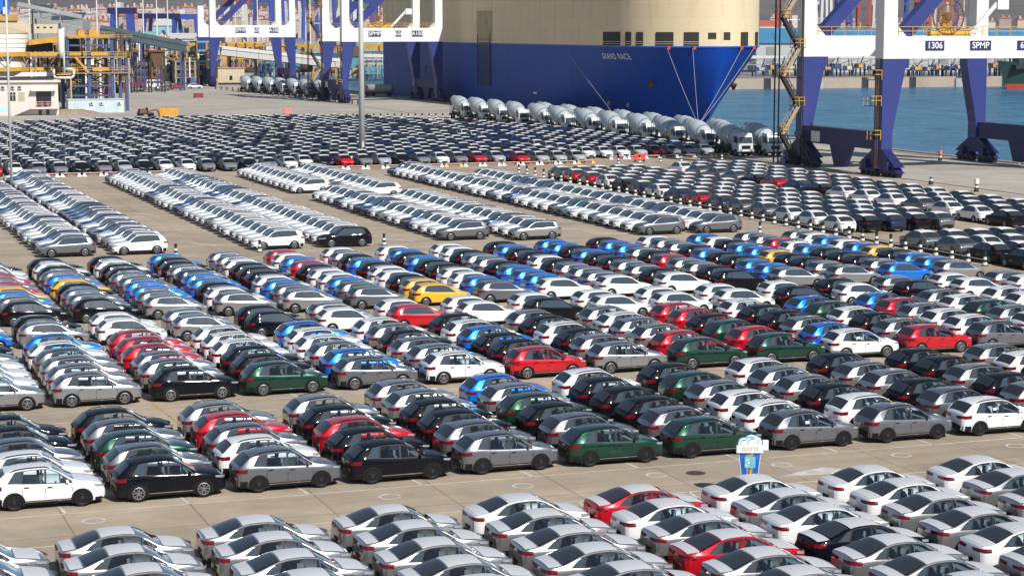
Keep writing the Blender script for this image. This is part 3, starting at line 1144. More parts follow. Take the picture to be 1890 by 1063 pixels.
def low_car(color):
    c = fastback_suv(False)
    b, sm = MB(), 0
    xs = [-2.34, -2.2, -1.8, -1.3, -0.6, 0.3, 0.65, 1.1, 2.1, 2.34]
    P = []
    for x in xs:
        zb, ze, ye, zt = c.edge(x)
        h = [(c.side(x, 0.4), 0.22), (c.side(x, 0.6), 0.6), (c.side(x, zb), zb), (ye, ze)]
        P.append([(x, -p_, q) for p_, q in h] + [(x, 0, zt)] + [(x, p_, q) for p_, q in h[::-1]])
    b.grid(P, 0, flip=True)
    b.add(P[0], [tuple(range(9))])
    b.add(P[-1], [tuple(range(9))[::-1]])
    for mi, (x0, x1, f) in enumerate(((0.36, 1.08, 0.93), (-2.1, -1.42, 0.85))):
        q = c.panel(x0, x1, f, f, 0.015, 2, 2)
        b.add(q.v, q.f, 1)
    for x0, x1 in ((-1.36, 0.3),):
        q = c.panel(x0, x1, 0.95, 0.9, 0.015, 3, 2)
        b.add(q.v, q.f, 2)
    for sg in (1, -1):
        q = c.window(sg, -1.5, 0.9, -1.2, 0.5, 3, 1)
        b.add(q.v, q.f, 1)
        for x0 in c.ax:
            P_, f = arch(c, x0, sg, 0.36, 6)
            b.add(P_, f, 3)
    return b


LOW = low_car(None)
big = MB()
cols = ['white', 'silver', 'grey', 'navy', 'black', 'blue', 'red', 'cobalt']
mats_far = [M_FGLASS, M_FILM2, M_TRIM] + [FARP[q] for q in cols]
LV = np.array(LOW.v)
for x, y, ch in rest:
    k0 = len(big.v)
    px_, py_ = x + rng.uniform(-.06, .06), y + rng.uniform(-.12, .12)
    big.v.extend((px_ + q[1], py_ - q[0], q[2] + 0.004) for q in LOW.v)
    big.f.extend(tuple(i + k0 for i in f) for f in LOW.f)
    ci = 3 + cols.index(CH[ch])
    pf = rng.random() < 0.72
    big.m.extend(ci if m == 0 or (m == 2 and not pf) else m - 1 for m in LOW.m)
if rest:
    o = big.build('parked_cars_far_rows', mats_far)
    tag(o, 'packed far rows of pale-roofed cars behind the nearer far-block cars', 'cars', None, 'stuff')
print('far cars', len(far_cars), 'rest', len(rest))

# ------------------------------------------------------------------ paint on the ground, manhole
M_LINE = mat('line_paint', (0.62, 0.60, 0.55), 0.7, noise=0.35, nscale=1.5)
M_LINEY = mat('line_paint_yellow', (0.55, 0.36, 0.10), 0.7, noise=0.35, nscale=1.5)
zl = 0.004
g = MB()


def strip2(g, x0, y0, x1, y1, w=0.13, m=0):
    d = Vector((x1 - x0, y1 - y0, 0)).normalized()
    nn = Vector((-d.y, d.x, 0)) * (w / 2)
    a, b = Vector((x0, y0, zl)), Vector((x1, y1, zl))
    g.add([a - nn, b - nn, b + nn, a + nn], [(0, 1, 2, 3)], m)


def dashed(y, x0, x1, gaps=0.25):
    x = x0
    while x < x1:
        ln = rng.uniform(3, 11)
        strip2(g, x, y, min(x + ln, x1), y + rng.uniform(-0.02, 0.02), rng.choice((0.10, 0.13, 0.13)))
        x += ln + (rng.uniform(0.3, 2.5) if rng.random() < gaps else 0.0)


dashed(78.55, 3, 66)
dashed(73.7, 0, 64, 0.5)
dashed(97.1, 4, 72, 0.7)
dashed(99.9, 4, 72, 0.7)
for i in range(13):
    x = 8.32 + 4.835 * i - 3.2
    strip2(g, x + 0.2, 78.55, x, 81.0)
    strip2(g, x + 0.3, 73.7, x + 0.1, 71.3)
    strip2(g, x + 0.3, 99.9, x + 0.1, 102.0)
for x, y in ((34.7, 237), (35.0, 175), (52.0, 172.5), (70.5, 176), (70.6, 190), (52.6, 200), (35.2, 205), (16, 190)):
    strip2(g, x - 0.9, y + 1.6, x + 0.9, y - 1.6, 0.35)
strip2(g, 15.2, 91, 14.2, 101, 0.12, 1)
strip2(g, 17.9, 92, 17.4, 101, 0.12, 1)
for x in (11.0, 22.8, 28.5, 34.5, 40.4, 46.3, 52.2):
    y = 77.05
    n = 14
    vs, fs = [], []
    for i in range(n + 1):
        a = 2 * math.pi * i / n * 0.93
        for r_ in (0.36, 0.48):
            vs.append((x + r_ * math.cos(a), y + r_ * math.sin(a), zl))
    fs = [(2 * i, 2 * i + 1, 2 * i + 3, 2 * i + 2) for i in range(n)]
    g.add(vs, fs)
g.add([(39.2, 75.0, zl), (41.6, 74.7, zl), (42.6, 75.3, zl), (41.8, 76.0, zl), (40.6, 75.6, zl)], [(0, 1, 2, 3, 4)])
tag(g.build('road_markings', [M_LINE, M_LINEY]), kind='structure')

t = thing('manhole_cover', 'round dark manhole cover in the aisle left of the signboard', 'manhole', (36.2, 76.8, 0.005))
MB().tube((0, 0, -0.01), (0, 0, 0.012), 0.42, None, 20).build('frame', mat('manhole_iron', (0.10, 0.07, 0.05), 0.8), t)
MB().tube((0, 0, 0.0), (0, 0, 0.018), 0.34, None, 20).build('lid', mat('manhole_lid', (0.06, 0.045, 0.035), 0.8), t)

# ------------------------------------------------------------------ striped bollards
M_BLK = mat('bollard_black', (0.012, 0.012, 0.013), 0.6)
M_WHT = mat('bollard_white', (0.72, 0.72, 0.68), 0.6)
M_BASE = mat('bollard_base', (0.05, 0.05, 0.048), 0.8)
M_YEL = mat('signal_yellow', (0.72, 0.42, 0.03), 0.6)


def make_bollard(name):
    t = put(name, None)
    MB().lathe([(0, 0.30), (0.05, 0.30), (0.10, 0.24)], 10, 0, Matrix.Rotation(-math.pi / 2, 4, 'Y')).build('base', M_BASE, t)
    z = 0.1
    for i in range(4):
        r0, r1 = 0.20 - 0.025 * i, 0.20 - 0.025 * (i + 1)
        MB().tube((0, 0, z), (0, 0, z + 0.21), r0, r1 + 0.008, 10).build('white_band' if i % 2 == 0 else 'black_band', M_WHT if i % 2 == 0 else M_BLK, t)
        z += 0.21
    MB().lathe([(z, 0.10), (z + 0.04, 0.15), (z + 0.16, 0.14), (z + 0.22, 0.05)], 10, 0, Matrix.Rotation(-math.pi / 2, 4, 'Y')).build('cap', M_BLK, t)
    return t


bol = None


def bollard(x, y, label, group, s=1.0):
    global bol
    if bol is None:
        bol = o = make_bollard('striped_bollard')
    else:
        o = copy_tree(bol)
    o.location = (x, y, 0.004)
    o.scale = (s, s, s)
    tag(o, label, 'bollard', group)


n = 0
y = 137.5
while y < 250:
    x = 89.75 + (y - 139) * 0.0105
    if inview(x, y, 30):
        n += 1
        bollard(x, y, 'black and white bollard, %s from the near end of the long line' % ordn(n), 'striped bollards between the parked blocks')
    y += 2.45 if y < 225 else 3.1
for i, (x, y, where) in enumerate(((31.0, 166.3, 'right of the near white SUV'), (38.2, 167.0, 'at the nose of the third file'), (49.5, 168.5, 'right of the black SUV'), (84.9, 167.0, 'right of the last grey SUV'))):
    bollard(x, y, 'lone black and white bollard in the aisle %s' % where, 'lone bollards in the aisle', 0.9)
for i in range(6):
    x, y = gnd(1195 + 5 * i * (1 + i), 312 - i * 2)
    bollard(110 + 3.4 * i, 259.5 + 0.5 * i, 'black and white bollard, %s of the short row by the orange barrier' % ordn(i + 1), 'bollards by the orange barrier')
for i in range(22):
    bollard(101.5 + 1.35 * i, 401.5 - 0.35 * i, 'dark bollard, %s from left of the row behind the far block' % ordn(i + 1), 'bollards behind the far block', 1.2)
for i in range(16):
    x = 44 + 3.9 * i
    bollard(x, 402 - max(0, 62 - x) * 0.5, 'small dark bollard, %s from left along the far block back row' % ordn(i + 1), 'bollards along the back row')
# low steel rail linking the long line
r_ = thing('low_rail', 'low dark rail with pale pipe linking the striped bollards', 'rail', (90, 139, 0))
q = MB()
q2 = MB()
for y0 in range(139, 228, 3):
    x0 = 0.5 + (y0 - 139) * 0.0105
    q.box(x0, x0 + 0.12, y0 - 139, y0 - 139 + 2.8, 0.0, 0.16)
    q2.tube((x0 + 0.06, y0 - 139, 0.32), (x0 + 0.06, y0 - 136.2, 0.32), 0.04, None, 6)
q.build('kerb_bar', M_BLK, r_)
q2.build('pipe', mat('pale_pipe', (0.5, 0.48, 0.44), 0.5), r_)

# ------------------------------------------------------------------ red and white water barriers before the far block
M_RED = mat('barrier_red', (0.26, 0.025, 0.02), 0.6)
nb = 0
for x0, x1, y0, why in ((31.5, 46.5, 260.6, 'left'), (66.2, 106.0, 261.5, 'middle'), (112.5, 131.0, 268.6, 'right')):
    x = x0
    while x < x1 - 1:
        nb += 1
        o = thing('barrier', 'low red and white plank barrier, %s from left before the far cars' % ordn(nb), 'barrier', (x, y0, 0), 0, 'red and white barriers before the far cars')
        MB().box(0.0, 2.5, -0.05, 0.05, 0.26, 0.42).build('plank', M_RED, o)
        MB().box(0.0, 2.5, -0.055, 0.055, 0.42, 0.47).build('white_rail', M_WHT, o)
        for xx in (0.1, 2.2):
            MB().hexa([(xx - 0.2, -0.3, 0), (xx + 0.4, -0.3, 0), (xx + 0.4, 0.3, 0), (xx - 0.2, 0.3, 0), (xx - 0.05, -0.07, 0.35), (xx + 0.2, -0.07, 0.35), (xx + 0.2, 0.07, 0.35), (xx - 0.05, 0.07, 0.35)]).build('foot', M_WHT if nb % 7 else M_YEL, o)
        x += 2.75
x, y = 113.5, 262.3
o = thing('barrier_board', 'bright orange barrier board standing before the right far cars', 'barrier', (x, y, 0))
MB().box(0, 1.8, -0.05, 0.05, 0.3, 1.1).build('board', mat('orange_red', (0.75, 0.06, 0.03), 0.5), o)
for xx in (0.2, 1.5):
    MB().box(xx, xx + 0.1, -0.25, 0.25, 0, 0.3).build('foot', M_BLK, o)

# ------------------------------------------------------------------ lamp masts
M_MAST = mat('galvanised_mast', (0.56, 0.57, 0.56), 0.5, 0.1, noise=0.15, nscale=0.5)
t = thing('lamp_mast', 'tall thick grey lamp mast rising from the far car block', 'lamp mast', (80.8, 286, 0))
MB().tube((0, 0, 0), (0, 0, 34), 0.47, 0.26, 16).build('mast', M_MAST, t, True)
MB().box(-0.7, 0.7, -0.7, 0.7, 0, 0.6).build('plinth', M_BASE, t)
MB().box(-0.18, 0.18, -0.56, -0.42, 1.0, 2.2).build('hatch', M_MAST, t)
q = MB()
q.lathe([(33.0, 1.6), (33.2, 1.6)], 16, 0, Matrix.Rotation(-math.pi / 2, 4, 'Y'))
q.build('lamp_ring', M_MAST, t)
for i in range(8):
    a = i * math.pi / 4
    MB().box(1.9 * math.cos(a) - 0.3, 1.9 * math.cos(a) + 0.3, 1.9 * math.sin(a) - 0.3, 1.9 * math.sin(a) + 0.3, 32.6, 33.0).build('lamp_head', M_LAMP, t)
t = thing('lamp_post', 'thin grey lamp post at the left edge beside the SUV files', 'lamp post', (26.2, 242.5, 0))
MB().tube((0, 0, 0), (0, 0, 26), 0.16, 0.10, 10).build('post', M_MAST, t, True)
MB().box(-0.3, 0.3, -0.3, 0.3, 0, 0.4).build('plinth', M_BASE, t)
MB().box(-0.2, 1.6, -0.15, 0.15, 25.8, 26.0).build('lamp_head', M_LAMP, t)

# ------------------------------------------------------------------ the blue zone sign among the sedans
t = thing('zone_sign', 'blue and white sign with cloud-shaped top beside the sedan aisle', 'sign', (36.36, 72.1, 0), -YAW)
t.scale = (0.72, 0.8, 1.07)
M_SB = mat('sign_blue', (0.012, 0.13, 0.52), 0.4, coat=0.3)
M_SW = mat('sign_white', (0.78, 0.80, 0.82), 0.45)
M_SC = mat('sign_cyan', (0.20, 0.50, 0.58), 0.45)
M_SO = mat('sign_orange', (0.80, 0.38, 0.13), 0.5)
M_SL = mat('sign_light_blue', (0.16, 0.40, 0.72), 0.4)
for sg in (-1, 1):
    MB().hexa([(sg * 0.12, -0.06, 0), (sg * 0.30, -0.06, 0), (sg * 0.30, 0.06, 0), (sg * 0.12, 0.06, 0), (sg * 0.22, -0.06, 1.75), (sg * 0.60, -0.06, 1.75), (sg * 0.60, 0.06, 1.75), (sg * 0.22, 0.06, 1.75)]).build('wing_panel', M_SB, t)
    MB().hexa([(sg * 0.305, -0.05, 0), (sg * 0.33, -0.05, 0), (sg * 0.33, 0.05, 0), (sg * 0.305, 0.05, 0), (sg * 0.605, -0.05, 1.75), (sg * 0.64, -0.05, 1.75), (sg * 0.64, 0.05, 1.75), (sg * 0.605, 0.05, 1.75)]).build('edge_strip', M_SW, t)
po = MB().box(-0.06, 0.06, -0.03, 0.09, 0, 1.9).build('post', M_YEL, t)
for z in (0.35, 0.8):
    MB().box(-0.062, 0.0, -0.04, -0.028, z, z + 0.3).build('red_band', M_RED, po)
pl = MB().box(-0.30, 0.30, -0.11, -0.07, 1.12, 1.55).build('small_board', M_SC, t)
for zz, w in ((1.43, 0.2), (1.33, 0.12), (1.22, 0.22)):
    MB().box(-w, -w + 0.1, -0.116, -0.108, zz - 0.03, zz + 0.03).build('printed_block', M_SW, pl)
    MB().box(0.04, w, -0.116, -0.108, zz - 0.03, zz + 0.03).build('printed_block', M_SL, pl)
bd = MB().box(-0.75, 0.72, -0.16, 0.16, 1.70, 1.98).build('name_board', M_SW, t)
for i in range(6):
    x = -0.46 + i * 0.16
    q = MB()
    q.box(x, x + 0.11, -0.168, -0.158, 1.88, 1.905)
    q.box(x + 0.04, x + 0.065, -0.168, -0.158, 1.77, 1.92)
    q.box(x, x + 0.11, -0.168, -0.158, 1.80, 1.82)
    if i % 2:
        q.box(x, x + 0.02, -0.168, -0.158, 1.77, 1.9)
    q.build('lettering', M_SO, bd)
MB().box(0.70, 1.02, -0.10, 0.14, 1.80, 2.16).build('side_board', M_SW, t)
prof = [(x_, 1.98 + (z_ - 1.98) * 0.72) for x_, z_ in [(-0.64, 1.98), (-0.66, 2.10), (-0.60, 2.26), (-0.44, 2.34), (-0.28, 2.36), (-0.12, 2.47), (0.08, 2.52), (0.24, 2.48), (0.42, 2.40), (0.58, 2.33), (0.64, 2.2), (0.64, 1.98)]]
n = len(prof)
MB().add([(x, -0.12, z) for x, z in prof] + [(x, 0.12, z) for x, z in prof], [tuple(range(n)), tuple(range(n, 2 * n))[::-1]] + [(i, i + n, (i + 1) % n + n, (i + 1) % n) for i in range(n)]).build('cloud_top', M_SW, t)
for pts in ([(-0.56, 2.0), (-0.52, 2.2), (-0.40, 2.28), (-0.2, 2.27)], [(-0.18, 2.02), (-0.1, 2.22), (0.06, 2.34), (0.28, 2.33)], [(0.40, 2.05), (0.46, 2.2), (0.42, 2.3)], [(-0.22, 2.38), (0.0, 2.42), (0.2, 2.42)]):
    q = MB()
    for a, b in zip(pts, pts[1:]):
        q.beam((a[0], -0.122, 1.98 + (a[1] - 1.98) * 0.72), (b[0], -0.122, 1.98 + (b[1] - 1.98) * 0.72), 0.012, 0.05, 0, up=(0, 0.02, 1))
    q.build('swirl', M_SL, t)

# ------------------------------------------------------------------ quay cranes
M_CW = mat('crane_white', (0.80, 0.79, 0.76), 0.45, noise=0.10, nscale=0.25)
M_CB = mat('crane_blue', (0.026, 0.040, 0.205), 0.4, noise=0.12, nscale=0.3, coat=0.2)
M_CD = mat('crane_navy', (0.011, 0.013, 0.105), 0.5, noise=0.2, nscale=0.5)
M_CP = mat('crane_plate', (0.02, 0.03, 0.12), 0.5)
M_RUST = mat('rusty_steel', (0.16, 0.085, 0.045), 0.8, noise=0.4, nscale=1.5)
M_DARK = mat('dark_machinery', (0.022, 0.022, 0.03), 0.6)
M_RAIL = mat('rail_yellow', (0.62, 0.36, 0.05), 0.6)


def handrail(t, p0, p1, h=1.1, step=1.6, name='handrail', m=None):
    q = MB()
    p0, p1 = Vector(p0), Vector(p1)
    L = (p1 - p0).length
    n = max(1, int(L / step))
    for i in range(n + 1):
        a = p0.lerp(p1, i / n)
        q.beam(a, a + Vector((0, 0, h)), 0.07)
    for z in (h, h * 0.55):
        q.beam(p0 + Vector((0, 0, z)), p1 + Vector((0, 0, z)), 0.07)
    return q.build(name, m or M_RAIL, t)


def bogie(t, x, y, s=1.0):
    b = MB()
    b.hexa([(x - 0.7, y - 4.6, 1.3), (x + 0.7, y - 4.6, 1.3), (x + 0.7, y + 4.6, 1.3), (x - 0.7, y + 4.6, 1.3), (x - 0.6, y - 1.2, 3.4), (x + 0.6, y - 1.2, 3.4), (x + 0.6, y + 1.2, 3.4), (x - 0.6, y + 1.2, 3.4)])
    o = b.build('equaliser_beam', M_CD, t)
    for k in range(2):
        yy = y - 2.6 + 5.2 * k
        q = MB()
        q.hexa([(x - 0.55, yy - 2.3, 0.55), (x + 0.55, yy - 2.3, 0.55), (x + 0.55, yy + 2.3, 0.55), (x - 0.55, yy + 2.3, 0.55), (x - 0.5, yy - 0.8, 1.6), (x + 0.5, yy - 0.8, 1.6), (x + 0.5, yy + 0.8, 1.6), (x - 0.5, yy + 0.8, 1.6)])
        q.box(x - 1.1, x - 0.5, yy - 0.6, yy + 0.5, 0.9, 2.0)
        tr = q.build('bogie_truck', M_CD, t)
        for dy in (-1.7, -0.6, 0.6, 1.7):
            MB().tube((x - 0.3, yy + dy, 0.42), (x + 0.3, yy + dy, 0.42), 0.41, None, 10).build('wheel', M_DARK, tr)
    return o


def crane(name, label, x0, y0, gx, gy, zb0, zb1, plates, detail=True):
    t = thing(name, label, 'crane', (x0, y0, 0), 0, 'quay cranes')
    for ix in (0, 1):
        for iy in (0, 1):
            X, Y = gx * ix, gy * iy
            # lower leg: outer edge upright, inner edge tapering to the foot
            s = 1 if ix == 0 else -1
            wt, wb = 3.2, 1.55
            xa, xt, xb = X - s * 0.6, X - s * 0.6 + s * wt, X - s * 0.6 + s * wb
            q = MB()
            lo, hi = (xa, xt), (xa, xb)
            x_bot = sorted((xa, xb))
            x_top = sorted((xa, xt))
            q.hexa([(x_bot[0], Y - 1.0, 5.6), (x_bot[1], Y - 1.0, 5.6), (x_bot[1], Y + 1.0, 5.6), (x_bot[0], Y + 1.0, 5.6), (x_top[0], Y - 1.0, zb0 - 1.2), (x_top[1], Y - 1.0, zb0 - 1.2), (x_top[1], Y + 1.0, zb0 - 1.2), (x_top[0], Y + 1.0, zb0 - 1.2)])
            q.box(x_top[0], x_top[1] + (0.5 if s > 0 else 0), Y - 1.0, Y + 1.0, zb0 - 1.2, zb0)
            q.box(x_bot[0], x_bot[1], Y - 1.0, Y + 1.0, 0.9 if iy == 0 else 3.4, 5.6)
            q.build('lower_leg', M_CB, t)
            q = MB()
            q.box(min(xa, xa + s * 1.9), max(xa, xa + s * 1.9), Y - 1.0, Y + 1.0, zb1, 46)
            ga, gb, gc = xa + s * 1.6, xa + s * 3.4, xa + s * 1.95
            gp = [(ga, zb1 - 0.1), (gb, zb1 - 0.1), (gc, zb1 + 1.4), (ga, zb1 + 1.4)]
            q.hexa([(gp[0][0], Y - 0.9, gp[0][1]), (gp[1][0], Y - 0.9, gp[1][1]), (gp[1][0], Y + 0.9, gp[1][1]), (gp[0][0], Y + 0.9, gp[0][1]), (gp[3][0], Y - 0.9, gp[3][1]), (gp[2][0], Y - 0.9, gp[2][1]), (gp[2][0], Y + 0.9, gp[2][1]), (gp[3][0], Y + 0.9, gp[3][1])])
            q.build('upper_leg', M_CW, t)
            bogie(t, X, Y + (2.0 if iy == 0 else -2.0) * 0)
        # sill beam along the rail
        q = MB()
        q.box(gx * ix - 0.65, gx * ix + 0.65, 1.02, gy - 1.02, 3.3, 5.5)
        q.hexa([(gx * ix - 0.5, gy * 0.44, 0.5), (gx * ix + 0.5, gy * 0.44, 0.5), (gx * ix + 0.5, gy * 0.54, 0.5), (gx * ix - 0.5, gy * 0.54, 0.5), (gx * ix - 0.5, gy * 0.36, 3.3), (gx * ix + 0.5, gy * 0.36, 3.3), (gx * ix + 0.5, gy * 0.60, 3.3), (gx * ix - 0.5, gy * 0.60, 3.3)])
        sb = q.build('sill_beam', M_CD, t)
        if ix == 0:
            MB().box(-0.70, -0.66, gy - 6.0, gy - 3.6, 3.5, 4.9).build('notice_board', M_CW, sb)
        q = MB()
        q.box(gx * ix - 0.8, gx * ix + 0.8, 1.02, gy - 1.02, 42, 44)
        q.build('upper_tie', M_CW, t)
    for iy in (0, 1):
        Y = gy * iy
        q = MB()
        q.box(-0.62, gx + 0.62, Y - 1.05, Y + 1.05, zb0 + 0.002, zb1 - 0.002)
        bm = q.build('portal_beam', M_CW, t)
        if iy == 0:
            for px_, w, tx in plates:
                pl = MB().box(px_, px_ + w, Y - 1.12, Y - 1.05, zb0 + (zb1 - zb0) * 0.36, zb0 + (zb1 - zb0) * 0.80).build('name_plate', M_CP, bm)
                text('lettering', tx, (zb1 - zb0) * 0.40, M_SW, (px_ + w / 2, Y - 1.13, zb0 + (zb1 - zb0) * 0.58), (math.pi / 2, 0, 0), pl, 'CENTER', 0.008)
        handrail(t, (1.5, Y - 0.95, zb1), (gx - 1.5, Y - 0.95, zb1), 1.2, 2.0)
        # diagonal brace, dark blue
        q = MB()
        q.beam((2.2, Y, zb1 - 0.2), (25.2, Y, 41.2), 1.5, 1.7)
        q.build('brace', M_CB, t)
        q = MB()
        q.box(-0.6, gx + 0.6, Y - 0.8, Y + 0.8, 41.9, 44.1)
        q.build('upper_beam', M_CW, t)
    if detail:
        # zigzag stairs on the far landside leg
        z = 0.4
        Y = gy
        k = 0
        while z < 30:
            z1 = z + 3.9
            a, b = (-1.2, -3.6) if k % 2 == 0 else (-3.6, -1.2)
            fl = MB()
            fl.beam((a, Y - 0.9, z), (b, Y - 0.9, z1), 0.14, 0.5)
            fl.beam((a, Y - 0.1, z), (b, Y - 0.1, z1), 0.12, 0.35)
            for i in range(10):
                u = i / 9
                fl.box(a + (b - a) * u - 0.16, a + (b - a) * u + 0.16, Y - 0.85, Y - 0.15, z + 3.9 * u, z + 3.9 * u + 0.05)
            fl.beam((a, Y - 0.9, z + 1.0), (b, Y - 0.9, z1 + 1.0), 0.08)
            fl.beam((a, Y - 0.1, z + 1.0), (b, Y - 0.1, z1 + 1.0), 0.08)
            for i in range(7):
                u = i / 6
                for yy in (-0.9, -0.1):
                    fl.beam((a + (b - a) * u, Y + yy, z + 3.9 * u), (a + (b - a) * u, Y + yy, z + 3.9 * u + 1.0), 0.07)
            fl.build('stair_flight', M_DARK if k % 2 == 0 else mat('stair_lit', (0.34, 0.29, 0.20), 0.7), t)  # lit and shaded flights painted in as alternating pale and dark colours
            q = MB()
            q.box(min(b, b * 1.15) - 0.7, b + 0.8, Y - 1.1, Y + 0.3, z1 - 0.06, z1)
            pf = q.build('stair_platform', M_RUST, t)
            handrail(pf, (b - 0.8, Y - 1.05, z1), (b + 0.8, Y - 1.05, z1), 1.1, 0.8)
            handrail(pf, (b - 0.8, Y - 1.05, z1), (b - 0.8, Y + 0.3, z1), 1.1, 0.8)
            q = MB()
            q.beam((b, Y, z1 - 0.2), (-0.6, Y, z1 - 0.2), 0.15)
            q.build('stair_bracket', M_CW if z1 > 14 else M_CB, t)
            z = z1
            k += 1
        for xx, yy in ((-4.3, -1.0), (-0.85, -1.0), (-4.3, 0.25)):
            MB().beam((xx, Y + yy, 0.5), (xx, Y + yy, 30), 0.16).build('stair_post', M_DARK, t)
        # caged ladder on the near landside leg
        lad = MB()
        for xx in (-0.62,):
            for yy in (-0.25, 0.25):
                lad.beam((-0.75, yy, 1.0), (-0.75, yy, zb0), 0.07)
            zz = 1.2
            while zz < zb0:
                lad.beam((-0.75, -0.25, zz), (-0.75, 0.25, zz), 0.05)
                zz += 0.45
        lad.build('ladder', M_RAIL, t)
        for zz, xx in ((4.6, -0.9), (8.9, -1.5), (zb0 - 2.6, -1.0)):
            q = MB()
            q.box(xx - 0.7, -0.62, -0.9, 0.9, zz - 0.08, zz)
            pf = q.build('ladder_platform', M_CD, t)
            handrail(pf, (xx - 0.7, -0.9, zz), (-0.7, -0.9, zz), 1.2, 0.7)
            handrail(pf, (xx - 0.7, -0.9, zz), (xx - 0.7, 0.9, zz), 1.2, 0.7)
        # stair to the sill
        q = MB()
        q.beam((-1.0, gy - 1.0, 4.6), (-1.0, gy - 6.5, 0.3), 0.12, 0.3)
        q.beam((-1.8, gy - 1.0, 4.6), (-1.8, gy - 6.5, 0.3), 0.12, 0.3)
        for i in range(14):
            u = i / 13
            q.box(-1.75, -1.05, gy - 1.0 - 5.5 * u - 0.14, gy - 1.0 - 5.5 * u + 0.14, 4.6 - 4.3 * u, 4.66 - 4.3 * u)
        q.build('sill_stair', M_DARK, t)
        # cable reel on the near beam
        rl = put('cable_reel', None, t, (9.0, -0.2, zb1 + 2.5))
        q = MB()
        for i in range(28):
            a = math.pi * 2 * i / 28
            q.beam((0.4 * math.cos(a), -0.25, 0.4 * math.sin(a)), (2.25 * math.cos(a), -0.25, 2.25 * math.sin(a)), 0.05, 0.05, 0, up=(0, 1, 0))
        q.build('spokes', mat('reel_orange', (0.45, 0.20, 0.05), 0.6), rl)
        q = MB()
        for i in range(28):
            a, b = math.pi * 2 * i / 28, math.pi * 2 * (i + 1) / 28
            for r in (2.25, 1.5):
                q.beam((r * math.cos(a), -0.25, r * math.sin(a)), (r * math.cos(b), -0.25, r * math.sin(b)), 0.14, 0.14, 0, up=(0, 1, 0))
        q.build('rim', M_RUST, rl)
        MB().tube((0, -0.4, 0), (0, 0.6, 0), 0.5, None, 12).build('hub', M_RUST, rl)
        MB().hexa([(-0.9, 0.1, -2.5), (0.9, 0.1, -2.5), (0.9, 0.7, -2.5), (-0.9, 0.7, -2.5), (-0.3, 0.1, 0.2), (0.3, 0.1, 0.2), (0.3, 0.7, 0.2), (-0.3, 0.7, 0.2)]).build('stand', M_RAIL, rl)
        q = MB()
        q.box(6.5, 12.5, -0.4, 0.6, zb1 + 0.02, zb1 + 0.9)
        q.build('reel_cabinet', M_RAIL, t)
        q = MB()
        q.beam((12.2, -0.5, zb1 + 0.2), (16.5, -0.5, zb1 + 4.6), 0.25, 0.5)
        q.box(16.0, 17.6, -0.9, 0.6, zb1 + 3.4, zb1 + 4.8)
        q.build('access_ladder', M_CW, t)
    return t


crane('quay_crane', 'large white and blue quay crane numbered 1306 at right', 132.4, 227.0, 27.6, 21.0, 14.75, 17.55,
      ((5.35, 2.75, '1306'), (11.9, 3.1, 'SPMP'), (18.9, 2.4, '65t')), True)
crane('quay_crane', 'white and blue quay crane in front of the ship stern', 135.0, 494.0, 25.0, 19.0, 15.1, 18.5, ((6.2, 3.2, 'SPMP'), (13.2, 1.5, '65t'), (17.5, 2.9, 'A100')), True)
crane('quay_crane', 'farthest white and blue quay crane standing left of the ship', 133.0, 645.0, 26.5, 19.0, 15.5, 19.3, ((7.5, 3.4, 'SPMP'), (13.6, 1.6, '65t'), (18.6, 3.0, 'A100')), False)
# rails of the cranes
g = MB()
for x in (132.4, 160.0):
    g.box(x - 0.06, x + 0.06, 150, 880, -0.001, 0.05)
tag(g.build('crane_rail_tracks', M_RUST), kind='structure')

# ------------------------------------------------------------------ concrete mixer trucks
M_MW = mat('mixer_white', (0.58, 0.62, 0.63), 0.4, coat=0.2)
M_MD = mat('mixer_drum', (0.47, 0.53, 0.54), 0.42, coat=0.2, noise=0.16, nscale=0.7)


